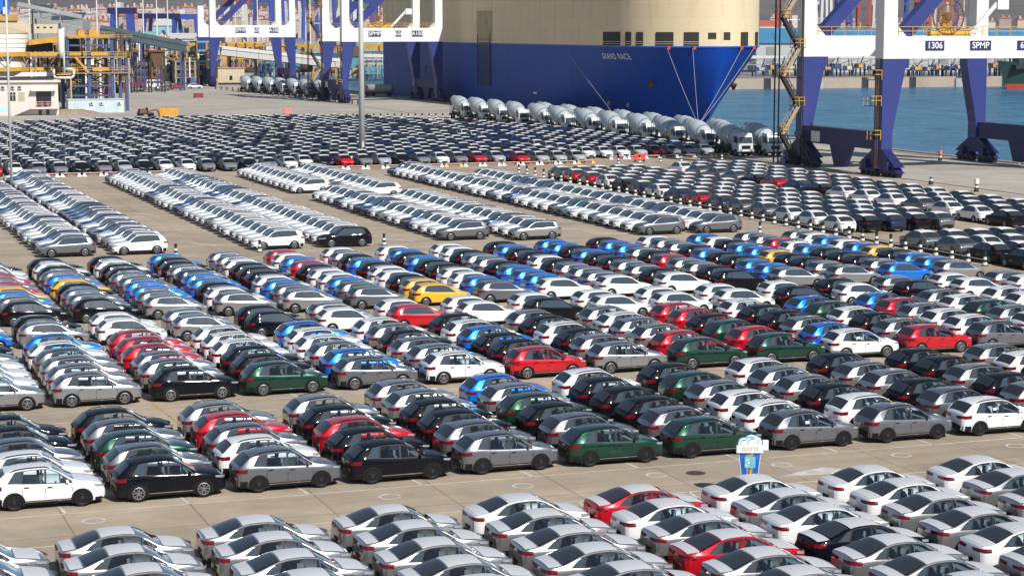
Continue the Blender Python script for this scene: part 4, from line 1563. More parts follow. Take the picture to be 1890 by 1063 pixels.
def make_mixer(name):
    t = put(name, None)
    ch = MB()
    ch.box(-4.3, 4.4, -0.45, 0.45, 0.75, 1.1)
    for x in (-3.2, -1.0, 1.6):
        ch.box(x - 0.12, x + 0.12, -1.1, 1.1, 0.7, 0.95)
    ch.box(0.3, 1.3, -1.15, -0.6, 0.5, 1.1)
    ch.box(0.3, 1.3, 0.6, 1.15, 0.5, 1.1)
    ch.build('chassis', M_DARK, t)
    cab = MB()
    P = []
    for y in (-1.2, -1.1, 1.1, 1.2):
        k_ = 0.06 if abs(y) > 1.15 else 0.0
        P.append([(2.75, y, 0.8), (2.75, y, 3.25 - k_), (3.1, y, 3.38 - k_), (4.35, y, 3.30 - k_), (4.62 - k_, y, 2.75), (4.85 - k_, y, 1.85), (4.92 - k_, y, 0.62), (4.5, y, 0.5)])
    cab.grid(P, 0, flip=False)
    for row, fl in ((P[0], 1), (P[-1], 0)):
        n = len(row)
        cab.add(row, [tuple(range(n)) if fl else tuple(range(n))[::-1]])
    co = cab.build('cab', M_MW, t)
    MB().add([(4.645, -1.05, 2.75), (4.645, 1.05, 2.75), (4.88, 1.08, 1.87), (4.88, -1.08, 1.87)], [(0, 3, 2, 1)]).build('windscreen', M_GLASS, co)
    for sg in (-1, 1):
        MB().add([(3.2, sg * 1.215, 1.95), (4.5, sg * 1.215, 1.95), (4.25, sg * 1.215, 2.85), (3.2, sg * 1.215, 2.85)], [(0, 1, 2, 3) if sg < 0 else (3, 2, 1, 0)]).build('side_window', M_GLASS, co)
        MB().box(4.6, 4.8, sg * 1.42 - 0.1, sg * 1.42 + 0.1, 1.9, 2.7).build('mirror', M_DARK, co)
        MB().box(4.93, 4.97, sg * 0.85 - 0.22, sg * 0.85 + 0.22, 0.75, 1.0).build('headlight', M_LAMP, co)
    MB().box(4.93, 4.96, -0.7, 0.7, 1.05, 1.55).build('grille', M_TRIM, co)
    MB().box(4.6, 4.99, -1.15, 1.15, 0.45, 0.68).build('bumper', M_TRIM, co)
    a, b = Vector((2.6, 0, 2.3)), Vector((-4.4, 0, 3.9))
    d = (b - a)
    L = d.length
    ax = d.normalized()
    mt = Matrix.Translation(a) @ ax.to_track_quat('X', 'Z').to_matrix().to_4x4()
    dr = MB().lathe([(0, 0.35), (0.05, 0.95), (0.5, 1.22), (1.3, 1.46), (2.3, 1.58), (3.2, 1.58), (4.4, 1.40), (5.6, 1.08), (L, 0.84), (L + 0.02, 0.6)], 24, 0, mt)
    do = dr.build('drum', M_MD, t, True)
    for u in (1.05, 4.55):
        r = 1.39 if u < 2 else 1.37
        MB().lathe([(u - 0.09, r), (u - 0.09, r + 0.05), (u + 0.09, r + 0.05), (u + 0.09, r)], 24, 0, mt, False).build('drum_ring', M_CHROME, do)
    q = MB()
    prev = None
    for i in range(49):
        u = i / 48
        a_ = 0.8 + 5.0 * u
        rr = np.interp(a_, [0.05, 0.5, 1.3, 2.3, 3.2, 4.4, 5.6, 7.2], [0.95, 1.22, 1.46, 1.58, 1.58, 1.40, 1.08, 0.84]) + 0.015
        pt = mt @ Vector((a_, rr * math.cos(u * 15), rr * math.sin(u * 15)))
        if prev is not None:
            q.beam(prev, pt, 0.07, 0.03)
        prev = pt
    q.build('spiral_seam', mat('drum_seam', (0.22, 0.25, 0.26), 0.6), do)
    q = MB()
    for yy in (-0.55, -0.95):
        q.beam((-4.3, yy, 1.0), (-4.5, yy, 3.9), 0.06)
    for k_ in range(8):
        q.beam((-4.32, -0.95, 1.3 + 0.35 * k_), (-4.32, -0.55, 1.3 + 0.35 * k_), 0.05)
    q.build('ladder', M_DARK, t)
    q = MB()
    q.hexa([(-4.0, -0.45, 3.3), (-3.4, -0.45, 3.3), (-3.4, 0.45, 3.3), (-4.0, 0.45, 3.3), (-4.6, -0.65, 4.1), (-3.5, -0.65, 4.1), (-3.5, 0.65, 4.1), (-4.6, 0.65, 4.1)])
    q.build('hopper', M_MW, t)
    q = MB()
    q.beam((-4.2, 0, 2.9), (-4.9, 0.2, 1.6), 0.5, 0.12)
    q.build('chute', M_MW, t)
    q = MB()
    for sg in (-1, 1):
        q.beam((-3.5, sg * 0.6, 1.0), (-3.6, sg * 0.55, 3.0), 0.14)
        q.beam((2.3, sg * 0.6, 1.0), (2.3, sg * 0.45, 2.2), 0.14)
        q.beam((2.3, sg * 0.9, 1.1), (-3.2, sg * 0.95, 1.35), 0.08, 0.45)
    q.build('drum_support', M_DARK, t)
    for x in (3.75, 2.1, -1.9, -3.2):
        for sg in (-1, 1):
            w = MB().tube((x, sg * 0.88, 0.52), (x, sg * 1.22, 0.52), 0.52, None, 14).build('wheel', M_TYRE, t)
            MB().tube((x, sg * 1.2, 0.52), (x, sg * 1.235, 0.52), 0.27, None, 10).build('rim', M_RIM, w)
    for sg in (-1, 1):
        q = MB()
        for x in (-1.9, -3.2):
            q.box(x - 0.62, x + 0.62, sg * 1.05 - 0.2, sg * 1.05 + 0.2, 1.08, 1.14)
        q.build('mudguard', M_TRIM, t)
    return t


mix = None


def mixer(x, y, rz, label, group):
    global mix
    if mix is None:
        mix = o = make_mixer('mixer_truck')
    else:
        o = copy_tree(mix)
    o.location = (x, y, 0)
    o.rotation_euler = (0, 0, rz)
    tag(o, label, 'mixer truck', group)


for i in range(12):
    mixer(134.0 + rng.uniform(-0.25, 0.25), 273.0 + 11.5 * i + rng.uniform(-0.5, 0.5), -math.pi / 2 + rng.uniform(-0.03, 0.03), 'white concrete mixer truck, %s from right in the near line by the ship' % ordn(i + 1), 'mixer trucks by the ship')
for i in range(8):
    mixer(137.9, 271.5 + 12.6 * i, -math.pi / 2, 'white concrete mixer truck, %s from right in the rear line by the ship' % ordn(i + 1), 'mixer trucks by the ship')
for i in range(7):
    mixer(131.5 + 1.3 * i, 588 - 8.9 * i, -math.pi / 2 + 0.05, 'white concrete mixer truck, %s from left of the far group by cranes' % ordn(i + 1), 'mixer trucks between the cranes')

# ------------------------------------------------------------------ the car carrier
SX, SY0, SL, HB = 182.0, 376.0, 185.0, 17.0
ship = thing('car_carrier_ship', 'huge car carrier ship with blue hull and cream upper works at the quay', 'ship', (SX, SY0, SEA))


def plate_mat(name, c, dark, rough):
    m, n, L, b = node_mat(name)
    tc = n.new('ShaderNodeTexCoord')
    mp = n.new('ShaderNodeMapping')
    mp.inputs['Rotation'].default_value = (math.pi / 2, 0, math.pi / 2)
    sw = n.new('ShaderNodeSeparateXYZ')
    cb = n.new('ShaderNodeCombineXYZ')
    L.new(tc.outputs['Object'], sw.inputs[0])
    L.new(sw.outputs[1], cb.inputs[0])
    L.new(sw.outputs[2], cb.inputs[1])
    br = n.new('ShaderNodeTexBrick')
    br.offset = 0.5
    br.inputs['Scale'].default_value = 1.0
    br.inputs['Brick Width'].default_value = 9.0
    br.inputs['Row Height'].default_value = 2.6
    br.inputs['Mortar Size'].default_value = 0.035
    br.inputs['Color1'].default_value = (1, 1, 1, 1)
    br.inputs['Color2'].default_value = (0.93, 0.94, 0.95, 1)
    br.inputs['Mortar'].default_value = (0.88, 0.88, 0.88, 1)
    L.new(cb.outputs[0], br.inputs['Vector'])
    ms = n.new('ShaderNodeMapping')
    ms.inputs['Scale'].default_value = (0.55, 0.05, 1)
    L.new(cb.outputs[0], ms.inputs[0])
    st = n.new('ShaderNodeTexNoise')
    st.inputs['Scale'].default_value = 1.0
    st.inputs['Detail'].default_value = 6
    L.new(ms.outputs[0], st.inputs['Vector'])
    cr = n.new('ShaderNodeValToRGB')
    cr.color_ramp.elements[0].position = 0.30
    cr.color_ramp.elements[0].color = (*dark, 1)
    cr.color_ramp.elements[1].position = 0.46
    cr.color_ramp.elements[1].color = (*c, 1)
    L.new(st.outputs['Fac'], cr.inputs[0])
    x = n.new('ShaderNodeMix')
    x.data_type = 'RGBA'
    x.blend_type = 'MULTIPLY'
    x.inputs[0].default_value = 1
    L.new(cr.outputs[0], x.inputs[6])
    L.new(br.outputs['Color'], x.inputs[7])
    L.new(x.outputs[2], b.inputs['Base Color'])
    b.inputs['Roughness'].default_value = rough
    b.inputs['Specular IOR Level'].default_value = 0.25
    bp = n.new('ShaderNodeBump')
    bp.inputs['Strength'].default_value = 0.25
    bp.inputs['Distance'].default_value = 0.05
    wv = n.new('ShaderNodeTexNoise')
    wv.inputs['Scale'].default_value = 0.5
    L.new(cb.outputs[0], wv.inputs['Vector'])
    L.new(wv.outputs['Fac'], bp.inputs['Height'])
    L.new(bp.outputs[0], b.inputs['Normal'])
    return m


M_HULL = plate_mat('hull_blue', (0.003, 0.058, 0.36), (0.004, 0.045, 0.27), 0.5)
M_CREAM = plate_mat('ship_cream', (0.76, 0.62, 0.40), (0.66, 0.52, 0.33), 0.55)
M_SDK = mat('ship_dark_opening', (0.03, 0.028, 0.022), 0.8)
DZ = 14.75 - SEA


def stem(z):
    """distance aft of the bow tip where the stem is at height z above the water"""
    t = max(0.0, min(1.0, z / DZ))
    return 7.0 * (1 - t) ** 1.2


def hbr(s, z):
    t = max(0.0, min(1.0, z / DZ))
    ln = 26.0 + 40 * (1 - t) ** 1.1
    q = min(max(s - stem(z), 0.0) / ln, 1.0)
    return HB * (1 - (1 - q) ** (2.3 - 0.4 * (1 - t))) ** (0.62 + 0.42 * (1 - t))


ss = [0, 0.05, 0.2, 0.5, 1, 1.7, 2.6, 3.8, 5.2, 7, 9.2, 12, 15.5, 20, 25, 31, 38, 46, 56, 70, 90, 120, 160, SL]
for nme, zs, mm in (('hull', [-1.5, 0.0, 1.0, 2.2, 3.6, 5.2, 7, 9, 11, 13, 15, DZ], M_HULL), ('upper_works', [DZ + 0.005, DZ + 2.9, DZ + 6, DZ + 10, DZ + 14, DZ + 18], M_CREAM)):
    b = MB()
    for sg in (-1, 1):
        P = []
        for z in zs:
            row = []
            for s_ in ss:
                s2 = stem(z) + (SL - stem(z)) * s_ / SL
                row.append((sg * (hbr(s2, z) - (0.02 if nme == 'upper_works' else 0)), s2, z))
            P.append(row)
        b.grid(P, 0, flip=(sg > 0))
    # transom and deck
    b.add([(-HB, SL, zs[0]), (HB, SL, zs[0]), (HB, SL, zs[-1]), (-HB, SL, zs[-1])], [(3, 2, 1, 0)])
    o = b.build(nme, mm, ship, True)
    if nme == 'hull':
        HULL = o
    else:
        UPPER = o
b = MB()
tp = [(-hbr(s_, DZ), s_, DZ + 18) for s_ in ss] + [(hbr(s_, DZ), s_, DZ + 18) for s_ in ss[::-1]]
b.add(tp, [tuple(range(len(tp)))[::-1]])
b.build('top_deck', M_CREAM, ship)
# rubbing strake along the colour line
b = MB()
for sg in (-1, 1):
    P = [[(sg * (hbr(s_, DZ) + 0.10), s_ - 0.05, DZ - 0.18), (sg * (hbr(s_, DZ) + 0.14), s_ - 0.08, DZ), (sg * (hbr(s_, DZ) + 0.0), s_, DZ + 0.14)] for s_ in ss]
    b.grid(P, 0, flip=(sg < 0))
b.build('deck_edge', mat('deck_edge_blue', (0.02, 0.10, 0.5), 0.5), ship)


def ship_s(u, v, z):
    """station s on the port side where picture column u meets the deck outline at height z"""
    lo, hi = 0.15, 184.0
    for k_ in range(40):
        s_ = (lo + hi) / 2
        if pix(SX - hbr(s_, min(z - SEA, DZ)), SY0 + s_, z)[0] > u:
            lo = s_
        else:
            hi = s_
    return s_


def ship_patch(u0, u1, z0, z1, name, m, off=0.06, side=-1, parent=None, n=6, s01=None):
    sa, sb = s01 if s01 else (ship_s(u0, 0, z0), ship_s(u1, 0, z0))
    P = []
    for i in range(n + 1):
        s_ = sa + (sb - sa) * i / n
        h0 = hbr(s_, min(z0 - SEA, DZ))
        h1 = hbr(s_, min(z1 - SEA, DZ))
        e = 0.05
        tx = hbr(s_ + e, DZ) - hbr(max(s_ - e, 0), DZ)
        nv = Vector((side * 2 * e, -tx, 0)).normalized() * off
        P.append([(side * h0 + nv.x, s_ + nv.y, z0 - SEA), (side * h1 + nv.x, s_ + nv.y, z1 - SEA)])
    return MB().grid(P, 0, flip=True).build(name, m, parent or ship)


for (u0, u1, z0, z1) in ((1113, 1145, 14.95, 17.7), (1154, 1165, 14.95, 17.7), (1174, 1187, 14.95, 17.7), (1210, 1243, 14.95, 17.7), (1262, 1290, 14.95, 17.7), (1307, 1322, 16.3, 17.6)):
    q = ship_patch(u0, u1, z0, z1, 'mooring_opening', M_SDK, 0.05)
    if z0 < 16:
        ship_patch(u0, u1, z0 + 0.75, z0 + 0.83, 'opening_rail', M_CREAM, 0.16, parent=q)
        ship_patch(u0, u1, z0 + 0.35, z0 + 0.42, 'opening_rail', M_CREAM, 0.16, parent=q)
for s0, s1, zz in ((0.02, 0.35, 16.1), (1.6, 3.2, 14.95), (6.0, 8.5, 14.95)):
    ship_patch(0, 0, zz, 17.7, 'mooring_opening', M_SDK, 0.05, side=1, s01=(s1, s0))
# tall side recess with ladder: flat panels, its shade put into darker colours
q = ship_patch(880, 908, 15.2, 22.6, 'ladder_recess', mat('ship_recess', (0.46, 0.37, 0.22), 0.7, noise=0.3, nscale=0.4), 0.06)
sr = (ship_s(882, 0, 8), ship_s(906, 0, 8))
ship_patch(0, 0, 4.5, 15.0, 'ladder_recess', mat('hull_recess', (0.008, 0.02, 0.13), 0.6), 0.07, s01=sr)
q = MB()
for s_ in (sr[0] - 0.3, sr[1] + 0.3):
    q.beam((-HB - 0.2, s_, 4.6 - SEA), (-HB - 0.2, s_, 17 - SEA), 0.12)
z = 5.0
while z < 16:
    q.beam((-HB - 0.2, sr[0], z - SEA), (-HB - 0.2, sr[1], z - SEA), 0.10)
    z += 0.9
q.build('pilot_ladder', M_DARK, ship)
for u0, u1, z0, z1 in ((753, 760, 6.5, 9.0), (783, 788, 6.2, 8.6)):
    ship_patch(u0, u1, z0, z1, 'side_door', mat('hull_recess', (0, 0, 0)), 0.06, n=1)
for u0, u1, z0 in ((762, 766, 3.9), (985, 991, 3.6)):
    ship_patch(u0, u1, z0, z0 + 0.4, 'white_mark', M_SW, 0.06, n=1)
sn = ship_s(1112, 0, 12.6)
nm_ = text('ship_name', 'GRAND RACE', 1.7, M_SW, (0, 0, 0), (0, 0, 0), ship, 'LEFT', 0.0, 0.004, 1.25)
wid = max(v.co.x for v in nm_.data.vertices)
ln_ = sn - ship_s(1164, 0, 12.6)
for v in nm_.data.vertices:
    s_, z_ = sn - v.co.x * ln_ / wid, 12.6 - SEA + v.co.y
    v.co = (-hbr(s_, z_) - 0.10, s_ - 0.03, z_)
nm_.data.update()
# anchors in their pockets
for side, s_, z in ((-1, 13.5, 7.4), (1, 12.5, 7.0)):
    h = hbr(s_, z - SEA)
    a = put('anchor', None, ship, (side * (h + 0.25), s_, z - SEA))
    q = MB()
    q.beam((0, 0, -1.2), (0, 0, 1.5), 0.35)
    q.beam((0, -1.2, -0.1), (0, 0, -1.2), 0.4)
    q.beam((0, 1.2, -0.1), (0, 0, -1.2), 0.4)
    q.build('anchor_iron', mat('anchor_rust', (0.20, 0.075, 0.03), 0.85), a)
    MB().lathe([(-0.12, 0.9), (0.05, 0.8)], 14, 0, Matrix.Translation((side * -0.15, 0, 1.6))).build('hawse_pipe', M_RUST if side < 0 else M_DARK, a)
for s_, z in ((29.0, 2.6), (23.5, 2.4)):
    h = hbr(s_, z - SEA)
    q = MB()
    for i in range(12):
        a0, a1 = 2 * math.pi * i / 12, 2 * math.pi * (i + 1) / 12
        q.beam((-h - 0.25, s_ + 0.5 * math.cos(a0), z - SEA + 0.5 * math.sin(a0)), (-h - 0.25, s_ + 0.5 * math.cos(a1), z - SEA + 0.5 * math.sin(a1)), 0.08)
    q.beam((-h - 0.25, s_ - 0.4, z - SEA), (-h - 0.25, s_ + 0.4, z - SEA), 0.08)
    q.build('thruster_mark', M_SW, ship)
# mooring ropes
M_ROPE = mat('rope', (0.42, 0.40, 0.36), 0.8)
bollx, bolly = 161.6, 343.5
bo = thing('mooring_bollard', 'dark iron mooring bollard on the quay edge under the bow', 'bollard', (bollx, bolly, 0.18))
MB().lathe([(0, 0.45), (0.5, 0.3), (0.75, 0.42), (0.9, 0.3)], 12, 0, Matrix.Rotation(-math.pi / 2, 4, 'Y')).build('post', M_DARK, bo)
MB().box(-0.55, 0.55, -0.55, 0.55, -0.02, 0.06).build('plate', M_DARK, bo)
for i, (side, s_) in enumerate(((-1, 5.2), (-1, 1.9), (1, 1.6), (1, 5.0))):
    h = hbr(s_, DZ)
    a = Vector((SX + side * (h + 0.25), SY0 + s_ - 0.15, 14.5))
    e = Vector((bollx + 0.1 * i, bolly + 0.15 * i, 0.75))
    q = MB()
    pr = a
    for k_ in range(1, 9):
        u = k_ / 8
        pnt = a.lerp(e, u) - Vector((0, 0, 1.6 * u * (1 - u)))
        q.tube(pr, pnt, 0.042, None, 5, 0, False)
        pr = pnt
    tag(q.build('mooring_rope', M_ROPE), 'pale mooring rope, %s from left, running from bow to quay' % ordn(i + 1), 'rope', 'mooring ropes at the bow')
    MB().box(side * (h + 0.02) - 0.3, side * (h + 0.02) + 0.3, s_ - 0.6, s_ + 0.3, DZ - 0.55, DZ + 0.12).build('fairlead', mat('fairlead_red', (0.45, 0.05, 0.05), 0.6), ship)
for i, (ua, va, s_) in enumerate(((700, 120, 92.0), (0, 0, 168.0))):
    a = Vector((SX - HB - 0.2, SY0 + (42 if i == 0 else 180), 13.2))
    e = Vector((161.6, SY0 + s_ - (60 if i == 0 else 14) + 2, 0.7))
    e = Vector((161.6, SY0 + (7 if i == 0 else 160), 0.7))
    q = MB()
    q.tube(a, e, 0.035, None, 5, 0, False)
    tag(q.build('mooring_rope', M_ROPE), 'thin mooring rope slanting across the blue hull %s' % ('near the ship name' if i == 0 else 'near the stern'), 'rope', 'mooring ropes along the hull')

# ------------------------------------------------------------------ the bulk plant, left
def xat(u, Y):
    b = -(160 - 531.5) / FPX
    k_ = (u - 945) / FPX / (CP + b * SP)
    return Y * (SY + k_ * CY) / (CY - k_ * SY)


def lev(x, y):
    return x * SY + y * CY


M_PW = mat('plaster_white', (0.66, 0.61, 0.57), 0.8, noise=0.12, nscale=0.5)
M_PG = mat('plaster_grey', (0.40, 0.39, 0.37), 0.8, noise=0.2, nscale=0.5)
M_LB = mat('cabin_pale_blue', (0.52, 0.62, 0.66), 0.6, noise=0.08, nscale=0.8)
M_WIN = mat('window_dark', (0.02, 0.022, 0.026), 0.15)
M_PIPE = mat('white_pipe', (0.72, 0.71, 0.68), 0.5, noise=0.12, nscale=0.5)
M_FB = mat('frame_blue', (0.055, 0.085, 0.20), 0.55, noise=0.2, nscale=0.5)
M_YB = mat('plant_yellow', (0.62, 0.33, 0.035), 0.55, noise=0.25, nscale=0.4)
M_TANK = mat('tank_white', (0.66, 0.66, 0.61), 0.55, noise=0.12, nscale=0.15)
M_BEIGE = mat('beige_cladding', (0.60, 0.50, 0.36), 0.7, noise=0.15, nscale=0.2)
M_OCH = mat('ochre_cladding', (0.50, 0.28, 0.09), 0.7, noise=0.25, nscale=0.3)
M_SLATE = mat('conveyor_slate', (0.085, 0.12, 0.14), 0.5, noise=0.3, nscale=0.2)
M_GALV = mat('galvanised', (0.45, 0.46, 0.46), 0.5, 0.3, noise=0.2, nscale=0.3)
M_AC = mat('aircon_white', (0.60, 0.58, 0.55), 0.6)

# white two storey building with balcony
Y0 = 446.0
x0, x1 = xat(-40, Y0), xat(107, Y0)
d0 = lev(x1, Y0)
H_ = hz(152, d0)
t = thing('office_building', 'white two-storey building with balcony and outside stair at left edge', 'building', (x0, Y0, 0))
Wd = x1 - x0
MB().box(0, Wd, 0, 11, 0, H_).build('wall', M_PW, t)
q = MB().box(-0.3, Wd + 0.5, -0.6, 11.3, H_, H_ + 0.45).build('roof', M_PW, t)
MB().box(0.5, Wd - 0.8, 0.6, 10, H_ + 0.45, H_ + 0.9).build('roof_curb', M_DARK, q)


def U(u):
    return xat(u, Y0) - x0


for u0, u1, v0, v1 in ((18, 28, 170, 186),):
    w = MB().box(U(u0), U(u1), -0.03, 0.0, hz(v1, d0), hz(v0, d0)).build('window', M_WIN, t)
    MB().box(U((u0 + u1) / 2) - 0.05, U((u0 + u1) / 2) + 0.05, -0.06, -0.03, hz(v1, d0), hz(v0, d0)).build('frame', M_PW, w)
    MB().box(U(u0), U(u1), -0.06, -0.03, hz(175.5, d0), hz(174.7, d0)).build('frame', M_PW, w)
MB().box(U(33), U(45), -0.05, 0.0, hz(187, d0), hz(170, d0)).build('wall_panel', mat('panel_tan', (0.42, 0.36, 0.27), 0.7), t)
MB().box(U(55), U(102), -1.4, 0.0, hz(168, d0), hz(166, d0)).build('awning', M_PW, t)
MB().box(U(66), U(94), -0.03, 0.0, hz(195, d0), hz(169, d0)).build('door', M_WIN, t)
b_ = MB().box(U(54), U(106), -2.0, 0.0, hz(200.5, d0), hz(197, d0)).build('balcony', M_PW, t)
handrail(b_, (U(54), -1.95, hz(197, d0)), (U(106), -1.95, hz(197, d0)), 1.1, 1.0, 'railing', M_PW)
st = MB()
for i in range(14):
    u = i / 13
    xa = U(54) - 4.2 * u
    st.box(xa - 0.18, xa + 0.18, -1.9, -0.7, hz(197, d0) * (1 - u) - 0.1, hz(197, d0) * (1 - u))
st.beam((U(54), -1.95, hz(197, d0) - 0.1), (U(54) - 4.2, -1.95, 0.0), 0.12, 0.35)
st.beam((U(54), -1.95, hz(197, d0) + 1.0), (U(54) - 4.2, -1.95, 1.1), 0.08)
st.build('stair', M_PW, t)
for u in (70, 84):
    MB().box(U(u), U(u + 6), -0.04, 0, hz(212, d0), hz(203, d0)).build('door', M_WIN, t)
for u in (2, 20, 33):
    a = MB().box(U(u), U(u + 7), -0.5, -0.05, hz(164, d0), hz(158, d0)).build('aircon_unit', M_AC, t)
    MB().tube((U(u + 2.5), -0.5, hz(161, d0)), (U(u + 2.5), -0.53, hz(161, d0)), 0.28, None, 10).build('fan', M_DARK, a)
MB().box(U(-20), U(18), -0.04, 0, hz(205, d0), hz(195, d0)).build('blue_stripe', mat('stripe_cyan', (0.45, 0.66, 0.66), 0.7), t)
for i, u in enumerate((68, 82)):
    o = thing('water_barrel', 'dull red barrel on the balcony of the white building, %s one' % ('left' if i == 0 else 'right'), 'barrel', (xat(u + 4, Y0), Y0 - 1.2, hz(197, d0)))
    MB().lathe([(0, 0.45), (0.1, 0.55), (1.1, 0.55), (1.25, 0.4)], 14, 0, Matrix.Rotation(-math.pi / 2, 4, 'Y')).build('drum', M_RED, o)
    MB().lathe([(1.25, 0.2), (1.4, 0.2)], 8, 0, Matrix.Rotation(-math.pi / 2, 4, 'Y')).build('lid', M_DARK, o)

# pale blue cabin
Y1 = 455.0
x0, x1 = xat(125, Y1), xat(228, Y1)
d1 = lev(x1, Y1)
t = thing('site_cabin', 'long pale blue cabin with flat roof below the blue steel frame', 'cabin', (x0, Y1, 0))
Wd, H_ = x1 - x0, hz(184, d1)
MB().box(0, Wd, 0, 4, 0, H_).build('wall', M_LB, t)
MB().box(-0.1, Wd + 0.1, -0.15, 4.1, H_, H_ + 0.15).build('roof', M_LB, t)
for fx in (0.10, 0.50, 0.82):
    dr = MB().box(Wd * fx, Wd * fx + (1.0 if fx != 0.5 else 1.9), -0.05, 0, 0.1, 2.15).build('door', mat('cabin_door', (0.46, 0.57, 0.62), 0.6), t)
    MB().box(Wd * fx + 0.8, Wd * fx + 0.9, -0.09, -0.05, 1.0, 1.15).build('handle', M_DARK, dr)
for fx in (0.38, 0.56, 0.88):
    a = MB().box(Wd * fx, Wd * fx + 0.85, -0.4, -0.05, H_ - 1.1, H_ - 0.5).build('aircon_unit', M_AC, t)
    MB().tube((Wd * fx + 0.35, -0.4, H_ - 0.8), (Wd * fx + 0.35, -0.43, H_ - 0.8), 0.22, None, 10).build('fan', M_DARK, a)
# spoil heap before it
hp = MB()
P = []
for i in range(13):
    row = []
    for j in range(9):
        a, b = i / 12 * 2 - 1, j / 8 * 2 - 1
        r = max(0, 1 - a * a - b * b)
        row.append((6.5 * a, 3.2 * b, 1.1 * r ** 0.8 * (0.85 + 0.3 * rng.random()) - 0.02))
    P.append(row)
hp.grid(P, 0, flip=True)
o = hp.build('spoil_heap', mat('spoil', (0.33, 0.26, 0.18), 0.95, noise=0.3, nscale=1.2), None, True, (xat(132, 449.5), 450.2, 0))
tag(o, 'low sandy heap between the white building and pale blue cabin', 'heap')

# blue steel frame with yellow beams
YF = 463.0
dF = lev(xat(200, YF), YF)
t = thing('steel_frame', 'open blue steel frame tower with yellow beams above the pale blue cabin', 'steel frame', (xat(125, YF), YF, 0))
xb = xat(125, YF)


def F(u):
    return xat(u, YF) - xb


z_top = hz(68, dF)
for u in (126, 165, 208, 234):
    for dy in (0, 9):
        c = MB().box(F(u) - 0.35, F(u) + 0.35, dy - 0.35, dy + 0.35, 0, z_top if u < 220 else hz(108, dF)).build('column', M_FB, t)
for v, u0, u1 in ((69, 126, 212), (105, 110, 234), (134, 110, 240)):
    z = hz(v, dF)
    q = MB().box(F(u0), F(u1), -0.8, 9.8, z - 0.25, z).build('platform', mat('grating', (0.28, 0.22, 0.16), 0.8), t)
    handrail(q, (F(u0), -0.75, z), (F(u1), -0.75, z), 1.1, 1.8)
for v0, v1, u0, u1 in ((97, 103, 122, 152), (97, 103, 170, 202), (125, 132, 130, 158), (125, 131, 172, 204), (66, 69, 128, 212)):
    MB().box(F(u0), F(u1), 0.6, 2.4, hz(v1, dF), hz(v0, dF)).build('yellow_beam', M_YB, t)
for u0, u1 in ((148, 160), (168, 183)):
    MB().box(F(u0), F(u1), 1, 4, hz(69, dF), hz(56, dF)).build('drive_housing', M_YB, t)
q = MB()
q.beam((F(140), -0.5, hz(106, dF)), (F(163), -0.5, hz(134, dF)), 0.9, 0.5)
q.build('stair', M_YB, t)
MB().hexa([(F(157), 1, hz(105, dF)), (F(161), 1, hz(105, dF)), (F(161), 3, hz(105, dF)), (F(157), 3, hz(105, dF)), (F(154), 1, hz(74, dF)), (F(161), 1, hz(74, dF)), (F(161), 3, hz(74, dF)), (F(154), 3, hz(74, dF))]).build('chute', mat('chute_brown', (0.36, 0.25, 0.17), 0.7), t)
MB().box(F(128), F(156), 5.5, 9, hz(97, dF), hz(72, dF)).build('hopper', M_DARK, t)
MB().box(F(168), F(173), -0.9, -0.6, hz(120, dF), hz(110, dF)).build('control_box', M_SW, t)
for u0, u1 in ((126, 165), (165, 208)):
    for v0, v1 in ((138, 160), (160, 178), (108, 124)):
        q = MB()
        q.beam((F(u0), 9, hz(v1, dF)), (F(u1), 9, hz(v0, dF)), 0.25)
        q.beam((F(u0), 9, hz(v0, dF)), (F(u1), 9, hz(v1, dF)), 0.25)
        q.build('cross_brace', M_FB, t)
for v in (86, 160, 178):
    MB().box(F(126), F(208), -0.2, 0.2, hz(v, dF), hz(v, dF) + 0.4).build('girder', M_FB, t)

# white storage tank with yellow walkways
YT = 474.0
dT = lev(xat(0, YT), YT)
xc, rt = xat(-22, YT), (xat(55, YT) - xat(-22, YT)) * 0.97
t = thing('storage_tank', 'large round white storage tank with yellow ring walkway at left edge', 'tank', (xc, YT, 0))
RM = Matrix.Rotation(-math.pi / 2, 4, 'Y')
MB().lathe([(0, rt), (hz(62, dT), rt)], 36, 0, RM).build('shell', M_TANK, t, True)
q = MB().lathe([(hz(62, dT), rt + 0.15), (hz(60, dT), rt + 0.15), (hz(52, dT), rt * 0.55), (hz(51, dT), 0.5)], 36, 0, RM).build('roof', M_BEIGE, t)
for v0, v1 in ((104, 96), (131, 124)):
    o = MB().lathe([(hz(v0, dT), rt + 0.2), (hz(v0, dT), rt + 1.3), (hz(v1, dT), rt + 1.3), (hz(v1, dT), rt + 0.2)], 36, 0, RM, False).build('ring_walkway', M_YB, t)
for v in (72, 80, 88):
    MB().lathe([(hz(v, dT) - 0.06, rt + 0.04), (hz(v, dT) + 0.06, rt + 0.04)], 36, 0, RM, False).build('plate_seam', M_GALV, t)
q = MB()
for i in range(10):
    a = -1.2 + i * 0.28
    q.beam(((rt + 1.2) * math.sin(a), -(rt + 1.2) * math.cos(a), hz(131, dT)), ((rt + 1.2) * math.sin(a + (0.28 if i % 2 else -0.28)), -(rt + 1.2) * math.cos(a + (0.28 if i % 2 else -0.28)), hz(104, dT)), 0.16)
q.build('walkway_bracing', M_GALV, t)

# silo block behind the tank: cream band, ochre band, bright blue cladding
YB_ = 500.0
dB = lev(xat(20, YB_), YB_)
t = thing('silo_building', 'tall silo building with bright blue cladding above ochre and cream walls', 'building', (xat(-60, YB_), YB_, 0))


def Bx(u):
    return xat(u, YB_) - xat(-60, YB_)


